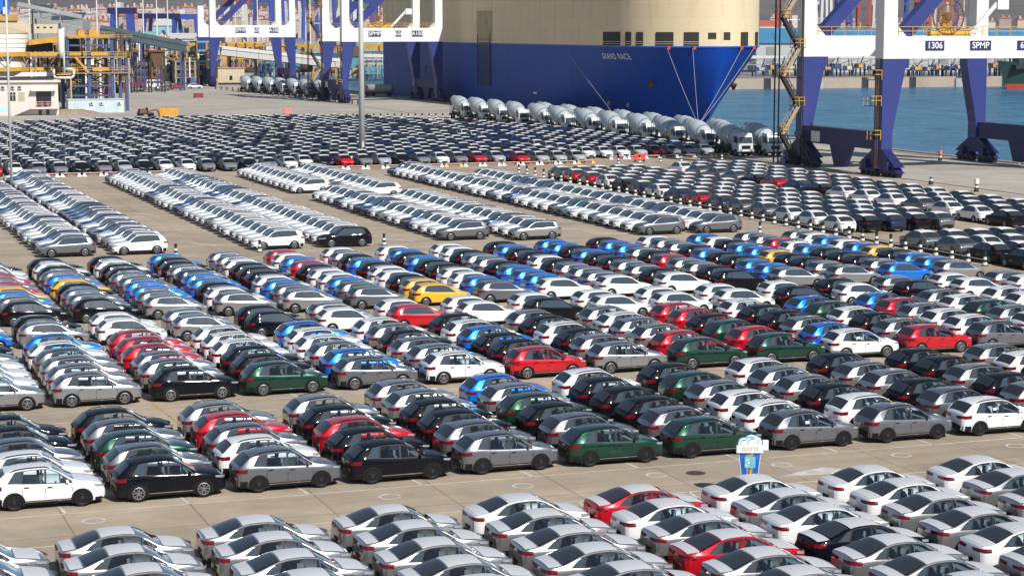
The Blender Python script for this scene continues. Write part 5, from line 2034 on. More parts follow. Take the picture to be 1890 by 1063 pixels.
MB().box(0, Bx(52), 0, 14, 0, hz(39, dB)).build('wall', M_BEIGE, t)
MB().box(0, Bx(36), -0.5, 14.4, hz(39, dB), hz(27, dB)).build('ochre_band', M_OCH, t)
MB().box(0, Bx(21), 0.5, 12, hz(27, dB), hz(-60, dB)).build('blue_cladding', mat('bright_blue', (0.01, 0.16, 0.58), 0.45), t)
MB().box(Bx(9), Bx(14), -0.9, -0.5, hz(27, dB), hz(14, dB)).build('flue', M_PIPE, t)
MB().tube((Bx(15), -0.7, hz(30, dB)), (Bx(15), -0.7, hz(-40, dB)), 0.13, None, 8).build('downpipe', M_PIPE, t)
MB().box(Bx(52), Bx(110), 1, 10, hz(62, dB), hz(45, dB)).build('gallery', M_BEIGE, t)
for u in (72, 84, 96):
    MB().box(Bx(u), Bx(u + 5), 0.96, 1.0, hz(53, dB), hz(50, dB)).build('window', M_WIN, t)
MB().box(Bx(63), Bx(65.5), 0.2, 0.9, 0, hz(20, dB)).build('post', M_DARK, t)

# yellow girder bridge between tank and frame
YG = 468.0
dG = lev(xat(80, YG), YG)
t = thing('pipe_bridge', 'yellow girder bridge with grey truss between the tank and steel frame', 'bridge', (xat(-20, YG), YG, 0))


def Gx(u):
    return xat(u, YG) - xat(-20, YG)


for v0, v1 in ((104, 97), (131, 125)):
    MB().box(Gx(56), Gx(122), 0, 2, hz(v0, dG), hz(v1, dG)).build('girder', M_YB, t)
MB().hexa([(Gx(56), 0, hz(84, dG)), (Gx(112), 0, hz(77, dG)), (Gx(112), 3, hz(77, dG)), (Gx(56), 3, hz(84, dG)), (Gx(56), 0, hz(75, dG)), (Gx(112), 0, hz(67, dG)), (Gx(112), 3, hz(67, dG)), (Gx(56), 3, hz(75, dG))]).build('sloping_duct', M_YB, t)
q = MB()
for i in range(7):
    u = -10 + i * 19
    q.beam((Gx(u), -0.1, hz(131, dG)), (Gx(u + (19 if i % 2 else 0)), -0.1, hz(106, dG)), 0.18)
    q.beam((Gx(u), -0.1, hz(131, dG)), (Gx(u), -0.1, hz(106, dG)), 0.14)
q.build('truss', mat('truss_brown', (0.20, 0.17, 0.15), 0.7), t)
MB().box(Gx(-20), Gx(122), -0.3, 2.2, hz(106.5, dG), hz(105, dG)).build('walkway', mat('grating', (0, 0, 0)), t)
for u in (58, 75, 92, 106):
    MB().box(Gx(u) - 0.2, Gx(u) + 0.2, 2.5, 2.9, 0, hz(84, dG)).build('support', M_DARK, t)
MB().box(Gx(58), Gx(104), 4, 6, hz(96, dG), hz(80, dG)).build('dark_bin', M_DARK, t)
MB().box(Gx(-20), Gx(97), -1.5, -0.6, hz(141, dG), hz(133, dG)).build('white_duct', M_PIPE, t)

# standing white pipe and loop
YP = 460.0
dP = lev(xat(117, YP), YP)
t = thing('vent_pipe', 'tall white vent pipe standing over a white pipe loop', 'pipe', (xat(117, YP), YP, 0))
sc_ = (xat(118, YP) - xat(117, YP))
MB().tube((sc_ * 2.5, 0, hz(136, dP)), (sc_ * 2.5, 0, hz(52, dP)), 0.26, None, 12).build('pipe', M_PIPE, t, True)
MB().lathe([(hz(108, dP), 0.35), (hz(95, dP), 0.75), (hz(58, dP), 0.75), (hz(54, dP), 0.5)], 14, 0, Matrix.Translation((-sc_ * 2, 0, 0)) @ RM).build('filter_body', M_PIPE, t, True)
q = MB()
lp = [(-17, 128), (-17, 140), (-14, 144), (16, 144), (20, 140), (20, 131), (17, 128), (5, 128)]
for a, b in zip(lp, lp[1:]):
    q.tube((a[0] * sc_, 0, hz(a[1], dP)), (b[0] * sc_, 0, hz(b[1], dP)), 0.28, None, 10)
q.build('loop', M_PIPE, t, True)
q = MB()
for u in (-12, 14):
    q.box(u * sc_ - 0.15, u * sc_ + 0.15, -0.15, 0.15, 0, hz(144, dP))
q.box(-12 * sc_, 14 * sc_, -0.2, 0.2, hz(139, dP), hz(137, dP))
q.build('stand', M_YB, t)


def gallery(name, label, u0, v0, u1, v1, d, th, wd, mroof, mbody, legs, truss=True):
    a, b = far(u0, d), far(u1, d)
    L = math.hypot(b[0] - a[0], b[1] - a[1])
    ang = math.atan2(b[1] - a[1], b[0] - a[0])
    t = thing(name, label, 'conveyor', (a[0], a[1], 0), ang)
    za, zb = hz(v0, d), hz(v1, d)
    MB().hexa([(0, -wd / 2, za - 0.3), (L, -wd / 2, zb - 0.3), (L, wd / 2, zb - 0.3), (0, wd / 2, za - 0.3), (0, -wd / 2, za), (L, -wd / 2, zb), (L, wd / 2, zb), (0, wd / 2, za)]).build('floor', mbody, t)
    n = max(3, int(L / 7))
    for i in range(n):
        p, q_ = i / n, (i + 1) / n - 0.003
        zp, zq = za + (zb - za) * p + th, za + (zb - za) * q_ + th
        MB().hexa([(L * p, -wd / 2 - 0.3, zp - 0.9), (L * q_, -wd / 2 - 0.3, zq - 0.9), (L * q_, 0, zq), (L * p, 0, zp), (L * p, -wd / 2 - 0.3, zp - 0.7), (L * q_, -wd / 2 - 0.3, zq - 0.7), (L * q_, 0, zq + 0.2), (L * p, 0, zp + 0.2)]).build('roof_panel', mroof, t)
    if not truss:
        for i in range(n):
            p, q_ = i / n, (i + 1) / n - 0.003
            zp, zq = za + (zb - za) * p, za + (zb - za) * q_
            MB().hexa([(L * p, -wd / 2 - 0.12, zp), (L * q_, -wd / 2 - 0.12, zq), (L * q_, -wd / 2 - 0.05, zq), (L * p, -wd / 2 - 0.05, zp), (L * p, -wd / 2 - 0.12, zp + th - 1.0), (L * q_, -wd / 2 - 0.12, zq + th - 1.0), (L * q_, -wd / 2 - 0.05, zq + th - 1.0), (L * p, -wd / 2 - 0.05, zp + th - 1.0)]).build('side_panel', mroof, t)
    q = MB()
    for sg in (-1, 1):
        for i in range(n):
            p, q_ = i / n, (i + 1) / n
            y = sg * wd / 2
            q.beam((L * p, y, za + (zb - za) * p), (L * p, y, za + (zb - za) * p + th - 0.9), 0.2)
            if truss:
                q.beam((L * p, y, za + (zb - za) * p), (L * q_, y, za + (zb - za) * q_ + th - 0.9), 0.18)
        q.beam((0, y, za + th - 0.9), (L, y, zb + th - 0.9), 0.25)
    q.build('side_truss', mbody, t)
    for p in legs:
        z = za + (zb - za) * p
        q = MB()
        for sg in (-1, 1):
            q.beam((L * p, sg * wd * 0.75, 0), (L * p, sg * wd * 0.45, z), 0.55)
        q.beam((L * p, -wd * 0.6, z * 0.5), (L * p, wd * 0.6, z * 0.5), 0.3)
        q.build('trestle', mbody, t)
    return t


gallery('conveyor_gallery', 'grey lattice conveyor gallery sloping down over the plant roofs', 38, 26, 156, 50, 600, 3.2, 3.0, M_GALV, M_GALV, (0.25, 0.62))
gallery('conveyor_gallery', 'slate roofed conveyor gallery sloping down behind the blue frame', 190, 65, 348, 96, 610, 2.7, 4.0, M_SLATE, M_FB, (0.05, 0.25, 0.47, 0.66, 0.93), False)
gallery('conveyor_gallery', 'white roofed conveyor gallery sloping behind the crane legs', 400, 101, 640, 127, 720, 3.0, 4.0, mat('roof_white', (0.62, 0.60, 0.58), 0.5), M_DARK, (0.1, 0.3, 0.55, 0.8), False)
gallery('conveyor_gallery', 'level white lattice gallery on trestles between crane and ship', 636, 118, 760, 120, 760, 3.4, 4.0, mat('roof_white', (0, 0, 0)), M_GALV, (0.1, 0.5, 0.9))

# dark hoppers and trestles below the slate conveyor
for i, (u0, u1, vt, vb) in enumerate(((234, 256, 97, 165), (278, 308, 96, 150))):
    d = 590
    x, y = far(u0, d)
    w = far(u1, d)[0] - x
    t = thing('loading_hopper', 'dark loading hopper on trestle legs, %s of two behind the blue frame' % ('left' if i == 0 else 'right'), 'hopper', (x, y, 0))
    zt, zm = hz(vt, d), hz(vt + 16, d)
    MB().hexa([(w * 0.3, 1, zm - 2), (w * 0.7, 1, zm - 2), (w * 0.7, 4, zm - 2), (w * 0.3, 4, zm - 2), (0, 0, zt), (w, 0, zt), (w, 5, zt), (0, 5, zt)]).build('funnel', M_CD if i == 0 else M_RUST, t)
    for xx in (0.1, w - 0.4):
        for yy in (0.2, 4.6):
            MB().box(xx, xx + 0.4, yy, yy + 0.4, 0, zt).build('leg', M_DARK, t)
    MB().box(-0.5, w + 0.5, -0.5, 5.5, zt, zt + 0.4).build('deck', M_RUST, t)
    q = MB()
    q.beam((0.3, 0.2, zm - 2), (w - 0.3, 0.2, 2), 0.2)
    q.beam((w - 0.3, 0.2, zm - 2), (0.3, 0.2, 2), 0.2)
    q.build('cross_brace', M_RUST if i else M_FB, t)

# ------------------------------------------------------------------ vehicles and small things on the apron
x, y = gnd(288, 163)
t = thing('minibus', 'white minibus parked below the conveyor trestles', 'minibus', (x, y, 0), R(-12))
P = []
for yy, k_ in ((-1.0, 0.08), (-0.9, 0), (0.9, 0), (1.0, 0.08)):
    P.append([(-2.9, yy, 0.4), (-2.95 + k_, yy, 2.5 - k_), (-2.6, yy, 2.65 - k_), (1.5, yy, 2.62 - k_), (2.0, yy, 2.2), (2.35, yy, 1.35), (3.0 - k_, yy, 1.05), (3.05 - k_, yy, 0.4)])
b = MB().grid(P, 0)
for row, fl in ((P[0], 1), (P[-1], 0)):
    b.add(row, [tuple(range(8)) if fl else tuple(range(8))[::-1]])
b.build('body', PAINT['white'], t)
for sg in (-1, 1):
    for i in range(4):
        MB().box(-2.7 + i * 1.1, -1.7 + i * 1.1, sg * 1.01 - 0.01, sg * 1.01 + 0.01, 1.5, 2.2).build('side_window', M_GLASS, t)
    for xx in (-1.8, 1.9):
        w = MB().tube((xx, sg * 0.8, 0.36), (xx, sg * 1.04, 0.36), 0.36, None, 14).build('wheel', M_TYRE, t)
        MB().tube((xx, sg * 1.03, 0.36), (xx, sg * 1.05, 0.36), 0.2, None, 10).build('rim', M_RIM, w)
MB().add([(1.55, -0.85, 2.55), (1.55, 0.85, 2.55), (2.33, 0.9, 1.4), (2.33, -0.9, 1.4)], [(0, 3, 2, 1)]).build('windscreen', M_GLASS, t)
for (u, v, w, h, dep, m, nm, lab, cat) in (
        (312, 217, 3.6, 1.9, 2.2, M_YB, 'skip_container', 'yellow steel skip on the ground behind the far block', 'skip'),
        (190, 173, 4.0, 2.6, 2.4, mat('signal_red', (0.55, 0.045, 0.035), 0.5), 'red_container', 'red machine box under the blue steel frame', 'machine'),
        (238, 168, 4.0, 2.4, 2.4, mat('signal_red', (0, 0, 0)), 'red_container', 'red machine box right of the blue steel frame', 'machine'),
        (258, 166, 4.2, 3.0, 2.4, M_RED, 'red_container', 'dark red box beside the white minibus rear', 'machine'),
        (349, 158, 4.5, 4.0, 3.0, M_OCH, 'ochre_box', 'ochre steel box at the foot of the farthest crane', 'box'),
        (402, 155, 4.0, 4.2, 3.5, M_SW, 'gate_hut', 'small white hut with red side beside the farthest crane leg', 'hut'),
        (427, 156, 9.0, 5.2, 4.0, M_BEIGE, 'gate_hut', 'long beige hut right of the small white hut', 'hut'),
        (531, 212, 1.6, 1.5, 0.3, mat('faded_red', (0.60, 0.22, 0.20), 0.7), 'notice_board', 'faded red notice board behind the far car block', 'board'),
        (367, 181, 2.4, 1.2, 1.2, M_RED, 'tool_crate', 'small red crate alone on the open apron', 'crate')):
    x, y = gnd(u, v)
    o = thing(nm, lab, cat, (x, y, 0))
    bd = MB()
    bd.hexa([(-w / 2, 0, 0.15), (w / 2, 0, 0.15), (w / 2, dep, 0.15), (-w / 2, dep, 0.15), (-w / 2 - (0.3 if 'skip' in nm else 0), 0, h), (w / 2 + (0.3 if 'skip' in nm else 0), 0, h), (w / 2, dep, h), (-w / 2, dep, h)])
    bo_ = bd.build('body', m, o)
    for i in range(max(2, int(w / 0.9))):
        xx = -w / 2 + w * (i + 0.5) / max(2, int(w / 0.9))
        MB().box(xx - 0.05, xx + 0.05, -0.06, 0.0, 0.25, h - 0.15).build('rib', m, bo_)
    for xx in (-w / 2, w / 2 - 0.3):
        MB().box(xx, xx + 0.3, 0.1, dep - 0.1, 0, 0.15).build('skid', M_DARK, o)
    if nm == 'gate_hut':
        MB().box(-w / 2 - 0.3, w / 2 + 0.3, -0.3, dep + 0.3, h, h + 0.25).build('roof', M_GALV, o)
        MB().box(-0.6, 0.4, -0.09, -0.065, 1.4, 2.8).build('window', M_WIN, o)
        if w < 5:
            MB().box(w / 2 + 0.01, w / 2 + 1.2, 0, dep, 0, h).build('red_side', M_RED, o)
x, y = gnd(270, 216)
o = thing('road_sweeper', 'rusty brown machine with raised arm left of the yellow skip', 'machine', (x, y, 0), 0.2)
MB().box(-1.8, 1.4, -0.8, 0.8, 0.5, 0.85).build('chassis', M_DARK, o)
MB().hexa([(-1.7, -0.75, 0.85), (-0.1, -0.75, 0.85), (-0.1, 0.75, 0.85), (-1.7, 0.75, 0.85), (-1.5, -0.65, 1.7), (-0.3, -0.65, 1.7), (-0.3, 0.65, 1.7), (-1.5, 0.65, 1.7)]).build('engine_cover', M_RUST, o)
MB().box(0.1, 0.2, -0.6, 0.6, 0.85, 1.9).build('frame', M_DARK, o)
MB().beam((0.2, 0, 1.0), (2.3, 0, 1.5), 0.25).build('arm', M_RUST, o)
MB().beam((2.3, 0, 1.5), (2.9, 0, 0.4), 0.2).build('arm', M_RUST, o)
for xx in (-1.3, 1.0):
    for sg in (-1, 1):
        MB().tube((xx, sg * 0.7, 0.4), (xx, sg * 0.95, 0.4), 0.4, None, 12).build('wheel', M_TYRE, o)
# grey and dark vehicles right of the minibus
for i, (u, v, ch, lab) in enumerate(((312, 161, 'silver', 'silver SUV parked right of the white minibus'), (212, 172, 'black', 'black SUV parked under the blue steel frame'))):
    x, y = gnd(u, v)
    K_FAST.place('parked_suv', ch, x, y, 0.2, lab, 'SUV', None)
x, y = gnd(338, 161)
o = thing('flatbed_truck', 'dark flatbed truck parked left of the farthest crane foot', 'truck', (x, y, 0), 0.1)
MB().box(-4, 1.8, -1.2, 1.2, 0.9, 1.3).build('flatbed', M_DARK, o)
MB().hexa([(2.0, -1.2, 0.6), (4.0, -1.2, 0.6), (4.0, 1.2, 0.6), (2.0, 1.2, 0.6), (2.0, -1.15, 2.9), (3.6, -1.15, 2.9), (3.6, 1.15, 2.9), (2.0, 1.15, 2.9)]).build('cab', M_FB, o)
MB().add([(3.64, -1.0, 2.75), (3.64, 1.0, 2.75), (3.86, 1.05, 1.6), (3.86, -1.05, 1.6)], [(0, 3, 2, 1)]).build('windscreen', M_GLASS, o)
for xx in (-3.2, -2.0, 3.0):
    for sg in (-1, 1):
        MB().tube((xx, sg * 0.9, 0.5), (xx, sg * 1.2, 0.5), 0.5, None, 12).build('wheel', M_TYRE, o)
x, y = gnd(700, 178)
o = thing('tank_trailer', 'grey tank trailer parked under the ship stern', 'trailer', (x, y, 0), -0.5)
MB().lathe([(-4, 0.7), (-3.6, 1.2), (3.6, 1.2), (4, 0.7)], 18, 0, Matrix.Translation((0, 0, 2.1))).build('tank', M_GALV, o, True)
MB().box(-4, 4, -0.5, 0.5, 0.7, 1.0).build('chassis', M_DARK, o)
for xx in (-3, -1.8, 2.8):
    for sg in (-1, 1):
        MB().tube((xx, sg * 0.8, 0.5), (xx, sg * 1.2, 0.5), 0.5, None, 12).build('wheel', M_TYRE, o)
# fence of short posts before the far mixers
n = 0
for i in range(26):
    x, y = gnd(398 + i * 10.5, 165 + i * 1.15)
    n += 1
    o = thing('guard_post', 'short dark guard post, %s from left before the far mixers' % ordn(n), 'post', (x, y, 0), 0, 'guard posts before the far mixers')
    MB().tube((0, 0, 0), (0, 0, 1.1), 0.16, None, 6).build('post', M_DARK, o)
    MB().box(-0.35, 0.35, -0.35, 0.35, 0, 0.1).build('foot', M_BASE, o)
# reflective posts, quay bollards on the right apron
for i, (u, v) in enumerate(((1735, 297), (1718, 341), (1802, 354), (1460, 292), (1335, 283))):
    x, y = gnd(u, v)
    o = thing('apron_marker', 'small dark marker post on the open quay, %s of five' % ordn(i + 1), 'post', (x, y, 0), 0, 'marker posts on the quay')
    MB().lathe([(0, 0.3), (0.2, 0.28), (0.9, 0.16)], 10, 0, RM).build('cone', M_DARK, o)
    MB().lathe([(0.45, 0.235), (0.7, 0.21)], 10, 0, RM, False).build('white_band', M_WHT, o)
    if i in (0, 2):
        MB().lathe([(0.9, 0.3), (1.5, 0.3)], 8, 0, RM).build('beacon', mat('faded_red', (0, 0, 0)) if i == 0 else M_WHT, o)

# ------------------------------------------------------------------ far side of the basin
XQ = gnd(1650, 162, SEA)
YQ = XQ[1]
dQ = lev(*XQ)
zq = hz(143, dQ)
M_FQ = mat('far_quay_concrete', (0.42, 0.34, 0.27), 0.85, noise=0.25, nscale=0.12)
t = tag(put('far_quay', None, None, (0, YQ, 0)), kind='structure')
x = xat(1330, YQ)
xe = xat(1990, YQ)
MB().box(x - 20, xe + 400, 1.2, 400, SEA - 3, zq - 0.2).build('quay_body', mat('far_quay_deck', (0.24, 0.22, 0.20), 0.9, noise=0.3, nscale=0.05), t)
i = 0
while x < xe + 60:
    w = 16.5
    MB().box(x, x + w, 0, 1.2, SEA - 2, zq).build('wall_panel', M_FQ, t)
    MB().box(x + w + 0.2, x + w + 2.6, 0.5, 1.2, SEA - 2, zq).build('fender_recess', M_DARK, t)
    if i % 3 == 1:
        MB().box(x + w - 0.4, x + w + 3.6, -0.8, 0.4, SEA - 1, zq - 0.5).build('fender', M_GALV, t)
    x += w + 2.8
    i += 1
# equipment row: yellow and blue unloaders
n = 0
u = 1395
while u < 1900:
    d = dQ + 22 + rng.uniform(-4, 6)
    x, y = far(u, d)
    n += 1
    o = thing('quay_unloader', 'small yellow and blue unloader, %s from left on the far quay' % ordn(n), 'unloader', (x, y, zq - 0.2), 0, 'unloaders on the far quay')
    w, h = rng.uniform(3.5, 6), rng.uniform(2.0, 3.2)
    for xx in (0, w):
        for yy in (0, 3):
            MB().beam((xx, yy, 0), (xx * 0.9 + w * 0.05, yy, h + 1.5), 0.45).build('leg', M_FB if n % 2 else M_DARK, o)
    MB().box(0.3 + w * 0.2, w * rng.uniform(0.6, 0.95), -0.3, 3.2, h, h + rng.uniform(0.8, 1.6)).build('housing', (M_YB, M_GALV, M_OCH, M_FB, M_BEIGE)[n % 5], o)
    MB().box(-0.4, w + 0.4, -0.4, 3.4, h - 0.35, h - 0.05).build('deck', M_FB, o)
    MB().beam((w * 0.5, 0, h + 1), (w * 0.5 + rng.uniform(-3, 3), -1.5, h + 4), 0.3).build('boom', M_FB, o)
    u += rng.uniform(16, 24)
gx0, gx1 = far(1375, dQ + 40), far(1930, dQ + 40)
gallery('conveyor_gallery', 'pale lattice conveyor gallery running along the far quay', 1375, 119, 1930, 119, dQ + 40, 3.0, 3.5, mat('gallery_pale', (0.55, 0.56, 0.56), 0.5), M_GALV, [q / 14 for q in range(1, 14)])
# long grey shed with blue roof
dS = dQ + 90
a = far(1395, dS)
b = far(1960, dS)
L = math.hypot(b[0] - a[0], b[1] - a[1])
t = thing('warehouse', 'long grey warehouse with blue roof across the water', 'warehouse', (a[0], a[1], 0), math.atan2(b[1] - a[1], b[0] - a[0]))
zt = hz(80, dS)
M_SHED = mat('shed_grey', (0.46, 0.49, 0.48), 0.6, noise=0.1, nscale=0.05)
M_SROOF = mat('shed_blue_roof', (0.07, 0.24, 0.42), 0.5, noise=0.15, nscale=0.08)
n = 16
for i in range(n):
    MB().box(L * i / n, L * (i + 1) / n - 0.25, 0, 30, 0, zt).build('wall_panel', M_SHED, t)
    if i % 3 == 0:
        MB().box(L * i / n + 4, L * i / n + 8, -0.15, 0.0, 0, zt - 1.5).build('door', mat('shed_door', (0.24, 0.27, 0.26), 0.6), t)
    MB().hexa([(L * i / n, -0.8, zt), (L * (i + 1) / n - 0.1, -0.8, zt), (L * (i + 1) / n - 0.1, 17, zt + 5.5), (L * i / n, 17, zt + 5.5), (L * i / n, -0.8, zt + 0.4), (L * (i + 1) / n - 0.1, -0.8, zt + 0.4), (L * (i + 1) / n - 0.1, 17, zt + 5.9), (L * i / n, 17, zt + 5.9)]).build('roof_panel', M_SROOF, t)
# green ship at the right edge
x, y = far(1838, dQ - 20)
t = thing('green_cargo_ship', 'dark green cargo ship bow with red boot topping at right edge', 'ship', (x, y, SEA))
P = []
zsG = [0, 1.2, 1.8, 3.5, 6, 8.5]
for z in zsG:
    sh = (8.5 - z) * 0.55
    row = []
    for k_ in range(9):
        s_ = k_ / 8
        row.append((sh + 26 * s_, 5.5 * (1 - (1 - s_) ** 2.2) * -1, z + (1.4 * (1 - s_) ** 2 if z > 5 else 0)))
    P.append(row)
b = MB()
b.grid(P[:3], 0, flip=False)
b.build('boot_topping', mat('boot_red', (0.48, 0.06, 0.03), 0.6, noise=0.2, nscale=0.3), t, True)
b = MB()
b.grid(P[2:], 0, flip=False)
b.grid([[(q[0], -q[1], q[2]) for q in r] for r in P], 0, flip=True)
b.build('hull', mat('hull_green', (0.012, 0.05, 0.035), 0.5), t, True)
MB().box(5, 26, -4.5, 4.5, 7, 8.4).build('deck', M_DARK, t)
MB().box(7, 12, -3, 3, 8.4, 11.5).build('forecastle', mat('hull_green', (0, 0, 0)), t)
MB().tube((6, 0, 8.4), (6, 0, 15), 0.2, 0.1, 6).build('mast', M_SW, t)

# ------------------------------------------------------------------ distant harbour: sheds, box stacks, cranes, lamp masts
BOXC = [mat('box_' + n_, c, 0.6, noise=0.15, nscale=0.2) for n_, c in (('red', (0.42, 0.07, 0.05)), ('orange', (0.55, 0.20, 0.06)), ('blue', (0.04, 0.14, 0.36)), ('teal', (0.10, 0.34, 0.38)), ('white', (0.60, 0.60, 0.58)), ('maroon', (0.22, 0.05, 0.06)), ('green', (0.07, 0.24, 0.15)), ('grey', (0.30, 0.31, 0.33)))]
BOXN = ['red', 'orange', 'blue', 'teal', 'white', 'maroon', 'green', 'grey']
cont_me = {}


def container_mesh(ci):
    if ci not in cont_me:
        b = MB()
        b.box(0, 12.2, 0, 2.44, 0.05, 2.55)
        for i in range(12):
            b.box(0.5 + i * 1.0, 0.9 + i * 1.0, -0.06, 0, 0.2, 2.4)
        for xx in (0, 12.0):
            b.box(xx - 0.02, xx + 0.22, -0.08, 2.52, 0, 2.6)
        cont_me[ci] = b.mesh('shipping_container', BOXC[ci])
    return cont_me[ci]


cn = {}
nst = 0
for (u0, u1, d, nx, hmax, place) in ((360, 560, 900, 9, 4, 'behind the farthest crane'), (500, 700, 1010, 10, 5, 'behind the middle crane'), (560, 730, 860, 6, 2, 'left of the ship stern'), (250, 350, 980, 5, 3, 'behind the slate conveyor'), (1405, 1500, 1180, 5, 4, 'beyond the blue warehouse roof'), (1660, 1800, 1180, 6, 4, 'behind the crane reel')):
    nst += 1
    for i in range(nx):
        u = u0 + (u1 - u0) * i / nx
        x, y = far(u, d + rng.uniform(-10, 10))
        nlv = rng.randint(1, hmax)
        for lv in range(nlv):
            ci = rng.choice((0, 0, 1, 1, 2, 2, 3, 4, 5, 6, 7))
            o = put('shipping_container', container_mesh(ci), None, (x, y, 0.3 + lv * 2.62), 0)
            tag(o, '%s container, %s from left, %s tier, %s' % (BOXN[ci], ordn(i + 1), ('lowest', 'second', 'third', 'fourth', 'fifth')[lv], place), 'container', 'container stacks ' + place)


def shed(u0, u1, v0, v1, d, mw, mr, label, dep=25, gable=True):
    x, y = far(u0, d)
    x1, y1 = far(u1, d)
    L = math.hypot(x1 - x, y1 - y)
    t = thing('harbour_shed', label, 'shed', (x, y, 0), math.atan2(y1 - y, x1 - x))
    h, ht = max(hz(v1, d), 2.0), hz(v0, d)
    n = max(2, int(L / 14))
    for i in range(n):
        MB().box(L * i / n, L * (i + 1) / n - 0.2, 0, dep, 0, h).build('wall_panel', mw, t)
        MB().hexa([(L * i / n, -0.6, h), (L * (i + 1) / n - 0.1, -0.6, h), (L * (i + 1) / n - 0.1, dep / 2, ht), (L * i / n, dep / 2, ht), (L * i / n, -0.6, h + 0.3), (L * (i + 1) / n - 0.1, -0.6, h + 0.3), (L * (i + 1) / n - 0.1, dep / 2, ht + 0.3), (L * i / n, dep / 2, ht + 0.3)]).build('roof_panel', mr, t)
        if i % 2 == 0:
            MB().box(L * (i + 0.3) / n, L * (i + 0.7) / n, -0.12, 0, h * 0.35, h * 0.7).build('window_band', M_WIN, t)
    return t


M_DR = mat('dark_shed_roof', (0.05, 0.065, 0.075), 0.6)
M_TEAL = mat('teal_roof', (0.22, 0.42, 0.42), 0.6)
M_WW = mat('white_shed', (0.62, 0.61, 0.58), 0.7, noise=0.15, nscale=0.08)
M_GR = mat('grey_shed', (0.33, 0.34, 0.34), 0.7, noise=0.15, nscale=0.08)
shed(60, 98, 10, 23, 1500, M_GR, M_DR, 'dark roofed shed standing below the pale blocks at left')
shed(98, 156, 24, 36, 1350, M_GR, M_DR, 'long dark roofed shed below the twin turret block')
shed(260, 300, 60, 68, 1000, M_WW, M_TEAL, 'white shed with pale teal roof behind the slate conveyor')
shed(292, 362, 63, 72, 940, M_WW, M_WW, 'long white shed left of the farthest crane')
shed(285, 330, 36, 48, 1250, mat('light_blue_shed', (0.26, 0.48, 0.62), 0.6), M_WW, 'light blue walled shed below the red roofed town')
shed(240, 350, 118, 124, 690, M_WW, M_WW, 'low white shed behind the loading hoppers', 12)
shed(400, 470, 126, 132, 760, M_GR, M_RUST, 'low rusty roofed shed between the crane legs', 14)
shed(455, 540, 128, 134, 800, M_BEIGE, M_RUST, 'low beige shed right of the rusty roofed shed', 14)
shed(520, 700, 133, 138, 830, M_GR, M_GALV, 'low grey shed behind the middle crane legs', 14)
shed(640, 715, 100, 112, 820, M_GR, M_GALV, 'grey roofed shed left of the ship stern', 20)
shed(560, 720, 78, 86, 930, M_TEAL, M_TEAL, 'teal shed seen under the middle crane beam', 20)
shed(1440, 1500, 30, 45, 1500, M_WW, M_WW, 'white harbour building beyond the blue warehouse roof', 20)
shed(1780, 1890, 56, 64, 1400, M_GR, M_WW, 'grey shed strip below the brown hill at right', 20)


def girder_bridge(u0, u1, v0, v1, d, label):
    x, y = far(u0, d)
    x1, y1 = far(u1, d)
    L = math.hypot(x1 - x, y1 - y)
    t = thing('gantry_girder', label, 'gantry', (x, y, 0), math.atan2(y1 - y, x1 - x))
    za, zb = hz(v1, d), hz(v0, d)
    n = max(2, int(L / 18))
    for i in range(n):
        MB().box(L * i / n, L * (i + 1) / n - 0.3, -0.8, 0.8, za, zb).build('girder', M_YB, t)
    for i in range(n + 1):
        MB().box(L * i / n - 0.6, L * i / n + 0.6, -0.6, 0.6, 0, za).build('leg', M_YB if i % 2 else M_DARK, t)
    handrail(t, (0, -0.8, zb), (L, -0.8, zb), 1.2, 4.0)


girder_bridge(400, 560, 80, 88, 800, 'long yellow gantry girder behind the farthest crane')
girder_bridge(540, 730, 82, 91, 850, 'long yellow gantry girder behind the middle crane')
girder_bridge(640, 720, 128, 140, 780, 'low yellow gantry on the ground left of the ship stern')


def gantry(u, v0, d, w, label, m1, m2):
    x, y = far(u, d)
    t = thing('yard_gantry', label, 'gantry crane', (x, y, 0), -YAW + rng.uniform(-0.2, 0.2), 'distant yard gantries')
    h = hz(v0, d)
    for sx in (0, 1):
        for sy in (0, 1):
            MB().beam((w * sx, 9 * sy, 0), (w * (0.12 + 0.76 * sx), 9 * sy, h), 1.6, 1.6).build('leg', m1, t)
        MB().beam((w * (0.12 + 0.76 * sx), 0, h * 0.55), (w * (0.12 + 0.76 * sx), 9, h * 0.55), 0.9).build('tie', m1, t)
    for sy in (0, 1):
        MB().box(-1, w + 1, 9 * sy - 0.9, 9 * sy + 0.9, h, h + 2.6).build('top_girder', m2, t)
    MB().box(w * 0.3, w * 0.5, 1, 8, h + 2.6, h + 5).build('trolley', M_WW, t)


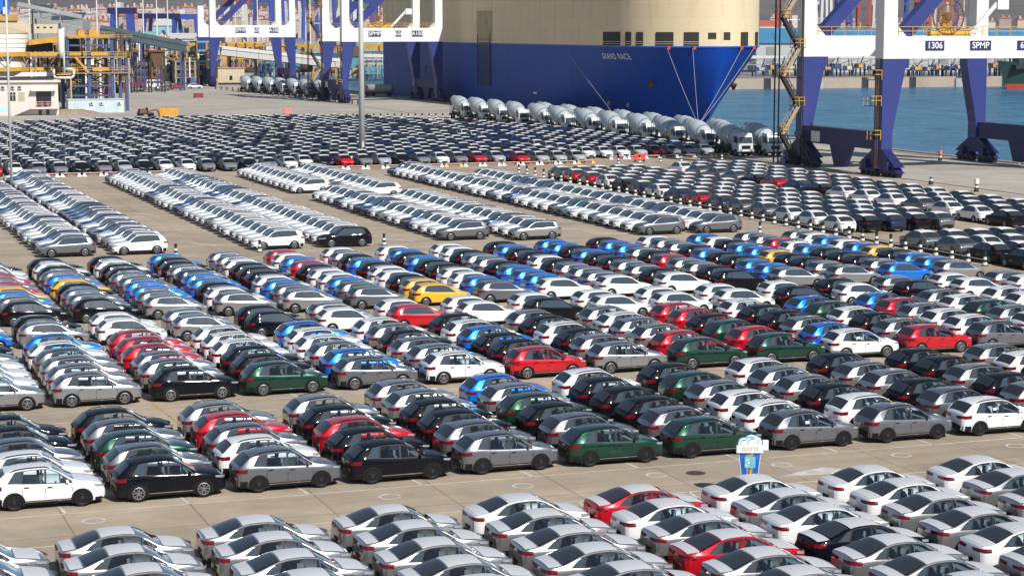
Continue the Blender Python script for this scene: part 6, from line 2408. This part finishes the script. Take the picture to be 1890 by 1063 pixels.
M_BLU2 = mat('gantry_blue', (0.035, 0.07, 0.33), 0.5)
gantry(206, 26, 900, 9, 'dark blue portal gantry left above the slate conveyor', M_BLU2, M_CD)
gantry(262, 35, 1050, 20, 'wide blue gantry behind the white sheds', M_BLU2, M_CD)
gantry(318, 36, 1050, 14, 'blue gantry left of the farthest crane', M_BLU2, M_BLU2)
for i, (u, v0, d) in enumerate(((420, 8, 1150), (468, 4, 1200), (500, -6, 1150), (525, 2, 1250), (560, -10, 1150), (592, -4, 1300), (625, -12, 1200), (650, 6, 1250), (690, -2, 1150))):
    gantry(u, v0, d, rng.uniform(8, 14), 'distant blue and white gantry, %s from left between crane legs' % ordn(i + 1), M_BLU2 if i % 3 else M_WW, M_BLU2 if i % 2 else BOXC[0])
for i, (u, v0, d) in enumerate(((1512, -4, 1250), (1545, -8, 1300), (1580, -2, 1250), (1608, -6, 1300), (1668, -5, 1300), (1690, -10, 1250), (1720, 4, 1350), (1760, -6, 1300), (1432, -6, 1400))):
    gantry(u, v0, d, rng.uniform(7, 12), 'distant gantry, %s from left behind the large crane' % ordn(i + 1), (M_WW, M_BLU2, BOXC[0])[i % 3], (BOXC[0], M_WW, M_BLU2)[i % 3])
n = 0
for u, d in ((182, 700), (218, 760), (267, 820), (292, 860), (312, 900), (58, 640), (436, 880), (477, 900), (574, 880), (612, 900), (700, 860), (1500, 900), (1640, 950), (1775, 980), (1625, 1000)):
    x, y = far(u, d)
    n += 1
    t = thing('distant_lamp_mast', 'slender pale lamp mast, %s from left in the distant harbour' % ordn(n) if u < 1000 else 'slender pale lamp mast, %s beyond the large crane' % ordn(n - 11), 'lamp mast', (x, y, 0), 0, 'distant lamp masts')
    MB().tube((0, 0, 0), (0, 0, hz(-25, d)), 0.34, 0.22, 8).build('mast', M_PIPE, t)
    MB().box(-1.6, 1.6, -0.3, 0.3, hz(-25, d), hz(-25, d) + 0.6).build('lamp_bar', M_GALV, t)
# yard machines, hoppers and tanks filling the harbour ground between the cranes
rc = random.Random(11)
MC = [(M_YB, 'yellow'), (M_OCH, 'ochre'), (M_FB, 'blue'), (M_WW, 'white'), (BOXC[0], 'red'), (M_GALV, 'grey'), (M_RUST, 'rusty'), (BOXC[3], 'teal')]
for i in range(64):
    reg = i % 4
    if reg == 0:
        u, d, where = rc.uniform(240, 360), rc.uniform(640, 800), 'behind the slate conveyor'
    elif reg == 1:
        u, d, where = rc.uniform(395, 520), rc.uniform(740, 900), 'between the farthest crane legs'
    elif reg == 2:
        u, d, where = rc.uniform(540, 720), rc.uniform(700, 880), 'behind the middle crane'
    else:
        u, d, where = rc.uniform(130, 260), rc.uniform(640, 900), 'behind the blue steel frame'
    x, y = far(u, d)
    (m1, c1), (m2, c2) = rc.sample(MC, 2)
    w, h, dp = rc.uniform(3, 9), rc.uniform(4, 15), rc.uniform(3, 6)
    kind_ = rc.randint(0, 2)
    nm = ('yard_machine', 'storage_silo', 'pipe_rack')[kind_]
    t = thing(nm, '%s and %s %s, %s of the clutter %s' % (c1, c2, nm.replace('_', ' '), ordn(i // 4 + 1), where), ('machine', 'silo', 'pipe rack')[kind_], (x, y, 0), rc.uniform(-0.4, 0.4), 'harbour plant ' + where)
    if kind_ == 0:
        for sx in (0, 1):
            for sy in (0, 1):
                MB().box(w * sx - 0.3, w * sx + 0.3, dp * sy - 0.3, dp * sy + 0.3, 0, h * 0.6).build('leg', m2, t)
        MB().box(-0.4, w + 0.4, -0.4, dp + 0.4, h * 0.6, h * 0.85).build('housing', m1, t)
        MB().beam((w * 0.5, 0, h * 0.85), (w * 0.5 + rc.uniform(-6, 6), -2, h * 1.25), 0.7).build('boom', m1, t)
        MB().hexa([(w * 0.35, 0.5, h * 0.3), (w * 0.65, 0.5, h * 0.3), (w * 0.65, dp - 0.5, h * 0.3), (w * 0.35, dp - 0.5, h * 0.3), (0.2, 0, h * 0.6), (w - 0.2, 0, h * 0.6), (w - 0.2, dp, h * 0.6), (0.2, dp, h * 0.6)]).build('funnel', m2, t)
    elif kind_ == 1:
        r_ = w * 0.4
        MB().lathe([(h * 0.25, r_ * 0.3), (h * 0.4, r_), (h * 0.9, r_), (h, r_ * 0.4)], 14, 0, RM).build('shell', m1, t, True)
        for k_ in range(4):
            MB().box(r_ * (0.8 if k_ % 2 else -0.8) - 0.2, r_ * (0.8 if k_ % 2 else -0.8) + 0.2, r_ * (0.6 if k_ < 2 else -0.6) - 0.2, r_ * (0.6 if k_ < 2 else -0.6) + 0.2, 0, h * 0.45).build('leg', m2, t)
        handrail(t, (-r_, -r_ - 0.3, h * 0.9), (r_, -r_ - 0.3, h * 0.9), 1.2, 1.5)
    else:
        n = 4
        for k_ in range(n + 1):
            MB().box(w * 2 * k_ / n - 0.25, w * 2 * k_ / n + 0.25, -0.3, 0.3, 0, h).build('post', m2, t)
        for z in (0.55, 0.8, 1.0):
            MB().beam((0, 0, h * z), (w * 2, 0, h * z), 0.6).build('pipe', m1, t)
        for k_ in range(n):
            MB().beam((w * 2 * k_ / n, 0.2, h * 0.1), (w * 2 * (k_ + 1) / n, 0.2, h * 0.55), 0.25).build('brace', m2, t)

# brown and yellow plant behind the blue steel frame
for i in range(30):
    u, d = rc.uniform(56, 350), rc.uniform(500, 640)
    if u < 120:
        d = rc.uniform(505, 560)
    if u > 210:
        d = rc.uniform(645, 720)
    x, y = far(u, d)
    (m1, c1), (m2, c2) = rc.choice(((M_YB, 'yellow'), (M_OCH, 'ochre'), (M_RUST, 'rusty'), (mat('plant_brown', (0.16, 0.11, 0.08), 0.7, noise=0.3, nscale=0.4), 'brown'))), rc.choice(((M_FB, 'blue'), (M_DARK, 'black'), (M_GALV, 'grey')))
    w, h, dp = rc.uniform(5, 12), rc.uniform(6, 15.5), rc.uniform(3, 6)
    t = thing('plant_frame', '%s and %s plant frame with pipes, %s of those behind the cabin' % (c1, c2, ordn(i + 1)), 'plant frame', (x, y, 0), rc.uniform(-0.15, 0.15), 'plant frames behind the cabin')
    for sx in (0, 0.5, 1):
        MB().box(w * sx - 0.2, w * sx + 0.2, -0.2, 0.2, 0, h).build('post', m2, t)
        MB().box(w * sx - 0.2, w * sx + 0.2, dp - 0.2, dp + 0.2, 0, h).build('post', m2, t)
    for z in (0.35, 0.68, 1.0):
        q = MB().box(-0.4, w + 0.4, -0.4, dp + 0.4, h * z - 0.2, h * z).build('deck', m2, t)
        if rc.random() < 0.8:
            MB().box(0.4, w * rc.uniform(0.4, 0.9), 0.3, dp - 0.3, h * z, h * z + rc.uniform(0.8, 2.0)).build('housing', m1, t)
        handrail(q, (-0.4, -0.4, h * z), (w + 0.4, -0.4, h * z), 1.1, 1.6)
    q = MB()
    q.beam((0, -0.25, 0.2), (w * 0.5, -0.25, h * 0.35), 0.2)
    q.beam((w, -0.25, h * 0.35), (w * 0.5, -0.25, h * 0.68), 0.2)
    q.beam((0, -0.25, h * 0.35), (w * 0.5, -0.25, h * 0.68), 0.2)
    q.build('brace', m1, t)
    MB().tube((w * 0.7, -0.6, 0.3), (w * 0.7, -0.6, h * 1.15), 0.3, None, 8).build('pipe', M_PIPE if i % 3 else m1, t)
    MB().beam((w * 0.2, dp / 2, h), (w * 0.2 + rc.uniform(-8, 8), dp / 2, h + rc.uniform(1, 3)), 0.9, 0.8).build('conveyor', m1, t)
for i, (u, v, ch) in enumerate(((226, 166, 'white'), (300, 168, 'silver'), (325, 165, 'red'), (360, 164, 'white'), (252, 170, 'grey'))):
    x, y = gnd(u, v)
    K_FAST.place('staff_car', ch, x, y, rc.uniform(-0.4, 0.4), '%s car parked near the minibus, %s from left' % (ch, ordn((1, 3, 4, 5, 2)[i])), 'car', 'cars parked by the plant')

# white ship with red cargo beyond the warehouse
x, y = far(1400, 1450)
t = thing('distant_ship', 'white ship superstructure with red cargo beyond the blue warehouse roof', 'ship', (x, y, 0), -YAW)
MB().box(0, 30, 0, 12, 0, hz(50, 1450)).build('hull', M_WW, t)
MB().box(0, 16, 1, 10, hz(50, 1450), hz(38, 1450)).build('cargo', mat('cargo_red', (0.5, 0.12, 0.07), 0.6), t)
MB().box(18, 28, 1, 10, hz(50, 1450), hz(30, 1450)).build('bridge', M_WW, t)
for i in range(8):
    MB().box(1 + i * 3.6, 2.6 + i * 3.6, -0.1, 0, hz(55, 1450), hz(53, 1450)).build('window', M_WIN, t)

# ------------------------------------------------------------------ town on the far shore
def town_mat(name, wall, win):
    m, n_, L, b = node_mat(name)
    tc = n_.new('ShaderNodeTexCoord')
    mp = n_.new('ShaderNodeMapping')
    mp.inputs['Rotation'].default_value = (math.pi / 2, 0, 0)
    br = n_.new('ShaderNodeTexBrick')
    br.offset = 0
    br.inputs['Scale'].default_value = 1
    br.inputs['Brick Width'].default_value = 3.4
    br.inputs['Row Height'].default_value = 3.0
    br.inputs['Mortar Size'].default_value = 0.8
    br.inputs['Color1'].default_value = (*win, 1)
    br.inputs['Color2'].default_value = (win[0] * 1.6, win[1] * 1.6, win[2] * 1.6, 1)
    br.inputs['Mortar'].default_value = (*wall, 1)
    L.new(tc.outputs['Object'], mp.inputs[0])
    L.new(mp.outputs[0], br.inputs['Vector'])
    L.new(br.outputs['Color'], b.inputs['Base Color'])
    b.inputs['Roughness'].default_value = 0.8
    return m


TW = [town_mat('flats_pink', (0.50, 0.38, 0.35), (0.30, 0.22, 0.21)), town_mat('flats_cream', (0.55, 0.46, 0.40), (0.33, 0.27, 0.24)), town_mat('flats_white', (0.55, 0.51, 0.49), (0.34, 0.31, 0.31))]
M_TR = mat('tile_red', (0.36, 0.13, 0.10), 0.8)
tn = {0: 'pink', 1: 'cream', 2: 'white'}
blocks = []
rt_ = random.Random(21)
u = -30
while u < 730:
    blocks.append((u, rt_.uniform(14, 23) if u < 360 else rt_.uniform(14, 26), rt_.uniform(2000, 2500)))
    u += rt_.uniform(17, 27)
u = 60
while u < 380:
    blocks.append((u, rt_.uniform(24, 32), rt_.uniform(1750, 1900)))
    u += rt_.uniform(20, 30)
u = 1420
while u < 1900:
    blocks.append((u, rt_.uniform(34, 44), rt_.uniform(2300, 2900)))
    u += rt_.uniform(20, 34)
u = 40
while u < 740:
    blocks.append((u, rt_.uniform(30, 42), rt_.uniform(1660, 1740)))
    u += rt_.uniform(9, 15)
blocks.sort()
for n, (u, v, d) in enumerate(blocks):
    x, y = far(u, d)
    w = rt_.uniform(14, 26) * d / FPX
    k_ = rt_.randint(0, 2)
    h = hz(v, d)
    t = thing('apartment_block', '%s apartment block with red roof, %s from left along the far shore' % (tn[k_], ordn(n + 1)), 'building', (x, y, 0), -YAW + rt_.uniform(-0.3, 0.3), 'apartment blocks on the far shore')
    dp = 12
    MB().box(0, w, 0, dp, 0, h).build('wall', TW[k_], t)
    MB().hexa([(-0.6, -0.6, h), (w + 0.6, -0.6, h), (w + 0.6, dp + 0.6, h), (-0.6, dp + 0.6, h), (2, dp / 2 - 0.5, h + 3.2), (w - 2, dp / 2 - 0.5, h + 3.2), (w - 2, dp / 2 + 0.5, h + 3.2), (2, dp / 2 + 0.5, h + 3.2)]).build('roof', M_TR if rt_.random() < 0.75 else TW[k_], t)
    for xx in (w * 0.2, w * 0.7):
        MB().box(xx, xx + 2.2, 2, 5, h + 1, h + 5).build('roof_turret', TW[k_], t)

# ------------------------------------------------------------------ hills
def hill_mat():
    m, n_, L, b = node_mat('hillside')
    tc = n_.new('ShaderNodeTexCoord')
    t1 = n_.new('ShaderNodeTexNoise')
    t1.inputs['Scale'].default_value = 0.006
    t1.inputs['Detail'].default_value = 10
    t1.inputs['Roughness'].default_value = 0.7
    cr = n_.new('ShaderNodeValToRGB')
    cr.color_ramp.elements[0].position = 0.35
    cr.color_ramp.elements[0].color = (0.060, 0.058, 0.062, 1)
    cr.color_ramp.elements[1].position = 0.68
    cr.color_ramp.elements[1].color = (0.17, 0.125, 0.10, 1)
    L.new(tc.outputs['Object'], t1.inputs['Vector'])
    L.new(t1.outputs['Fac'], cr.inputs[0])
    L.new(cr.outputs[0], b.inputs['Base Color'])
    b.inputs['Roughness'].default_value = 0.95
    return m


rh = random.Random(5)
ph = [(rh.uniform(0, 6.3), f, a) for f, a in ((1.3, 1.0), (2.9, 0.6), (5.7, 0.35), (11, 0.2), (23, 0.1))]
P = []
for j in range(26):
    d = 2950 + j * 140
    row = []
    for i in range(141):
        u = -900 + i * 27
        x, y = far(u, d)
        a = u / 945
        ridge = 1 + 0.16 * sum(c * math.sin(f * a + p + j * 0.15) for p, f, c in ph)
        t_ = j / 25
        hh = (math.sin(min(1, t_ * 1.25) * math.pi / 2) ** 1.3) * 165 * ridge
        if u > 1300:
            hh *= max(0.60, 1 - (u - 1300) / 1500)
        row.append((x, y, hh + rh.uniform(-2.5, 2.5)))
    P.append(row)
tag(MB().grid(P, 0, flip=True).build('hills', hill_mat(), None, True), kind='structure')
P = []
for j in range(2):
    d = 1640 + j * 1400
    P.append([(*far(-900 + i * 60, d), 0.6 + 4 * j) for i in range(64)])
tag(MB().grid(P, 0, flip=True).build('far_shore_ground', mat('shore_ground', (0.20, 0.19, 0.17), 0.9, noise=0.4, nscale=0.01)), kind='structure')

# ------------------------------------------------------------------ thin sea haze
HZ = bpy.data.materials.new('haze_air')
HZ.use_nodes = True
hn = HZ.node_tree
hn.nodes.clear()
ho = hn.nodes.new('ShaderNodeOutputMaterial')
hv = hn.nodes.new('ShaderNodeVolumePrincipled')
hv.inputs['Color'].default_value = (0.80, 0.88, 1.0, 1)
hv.inputs['Density'].default_value = 0.000055
hv.inputs['Anisotropy'].default_value = 0.2
hn.links.new(hv.outputs[0], ho.inputs['Volume'])
tag(MB().box(-4500, 6500, -700, 8200, -8, 330).build('haze', HZ), kind='stuff')
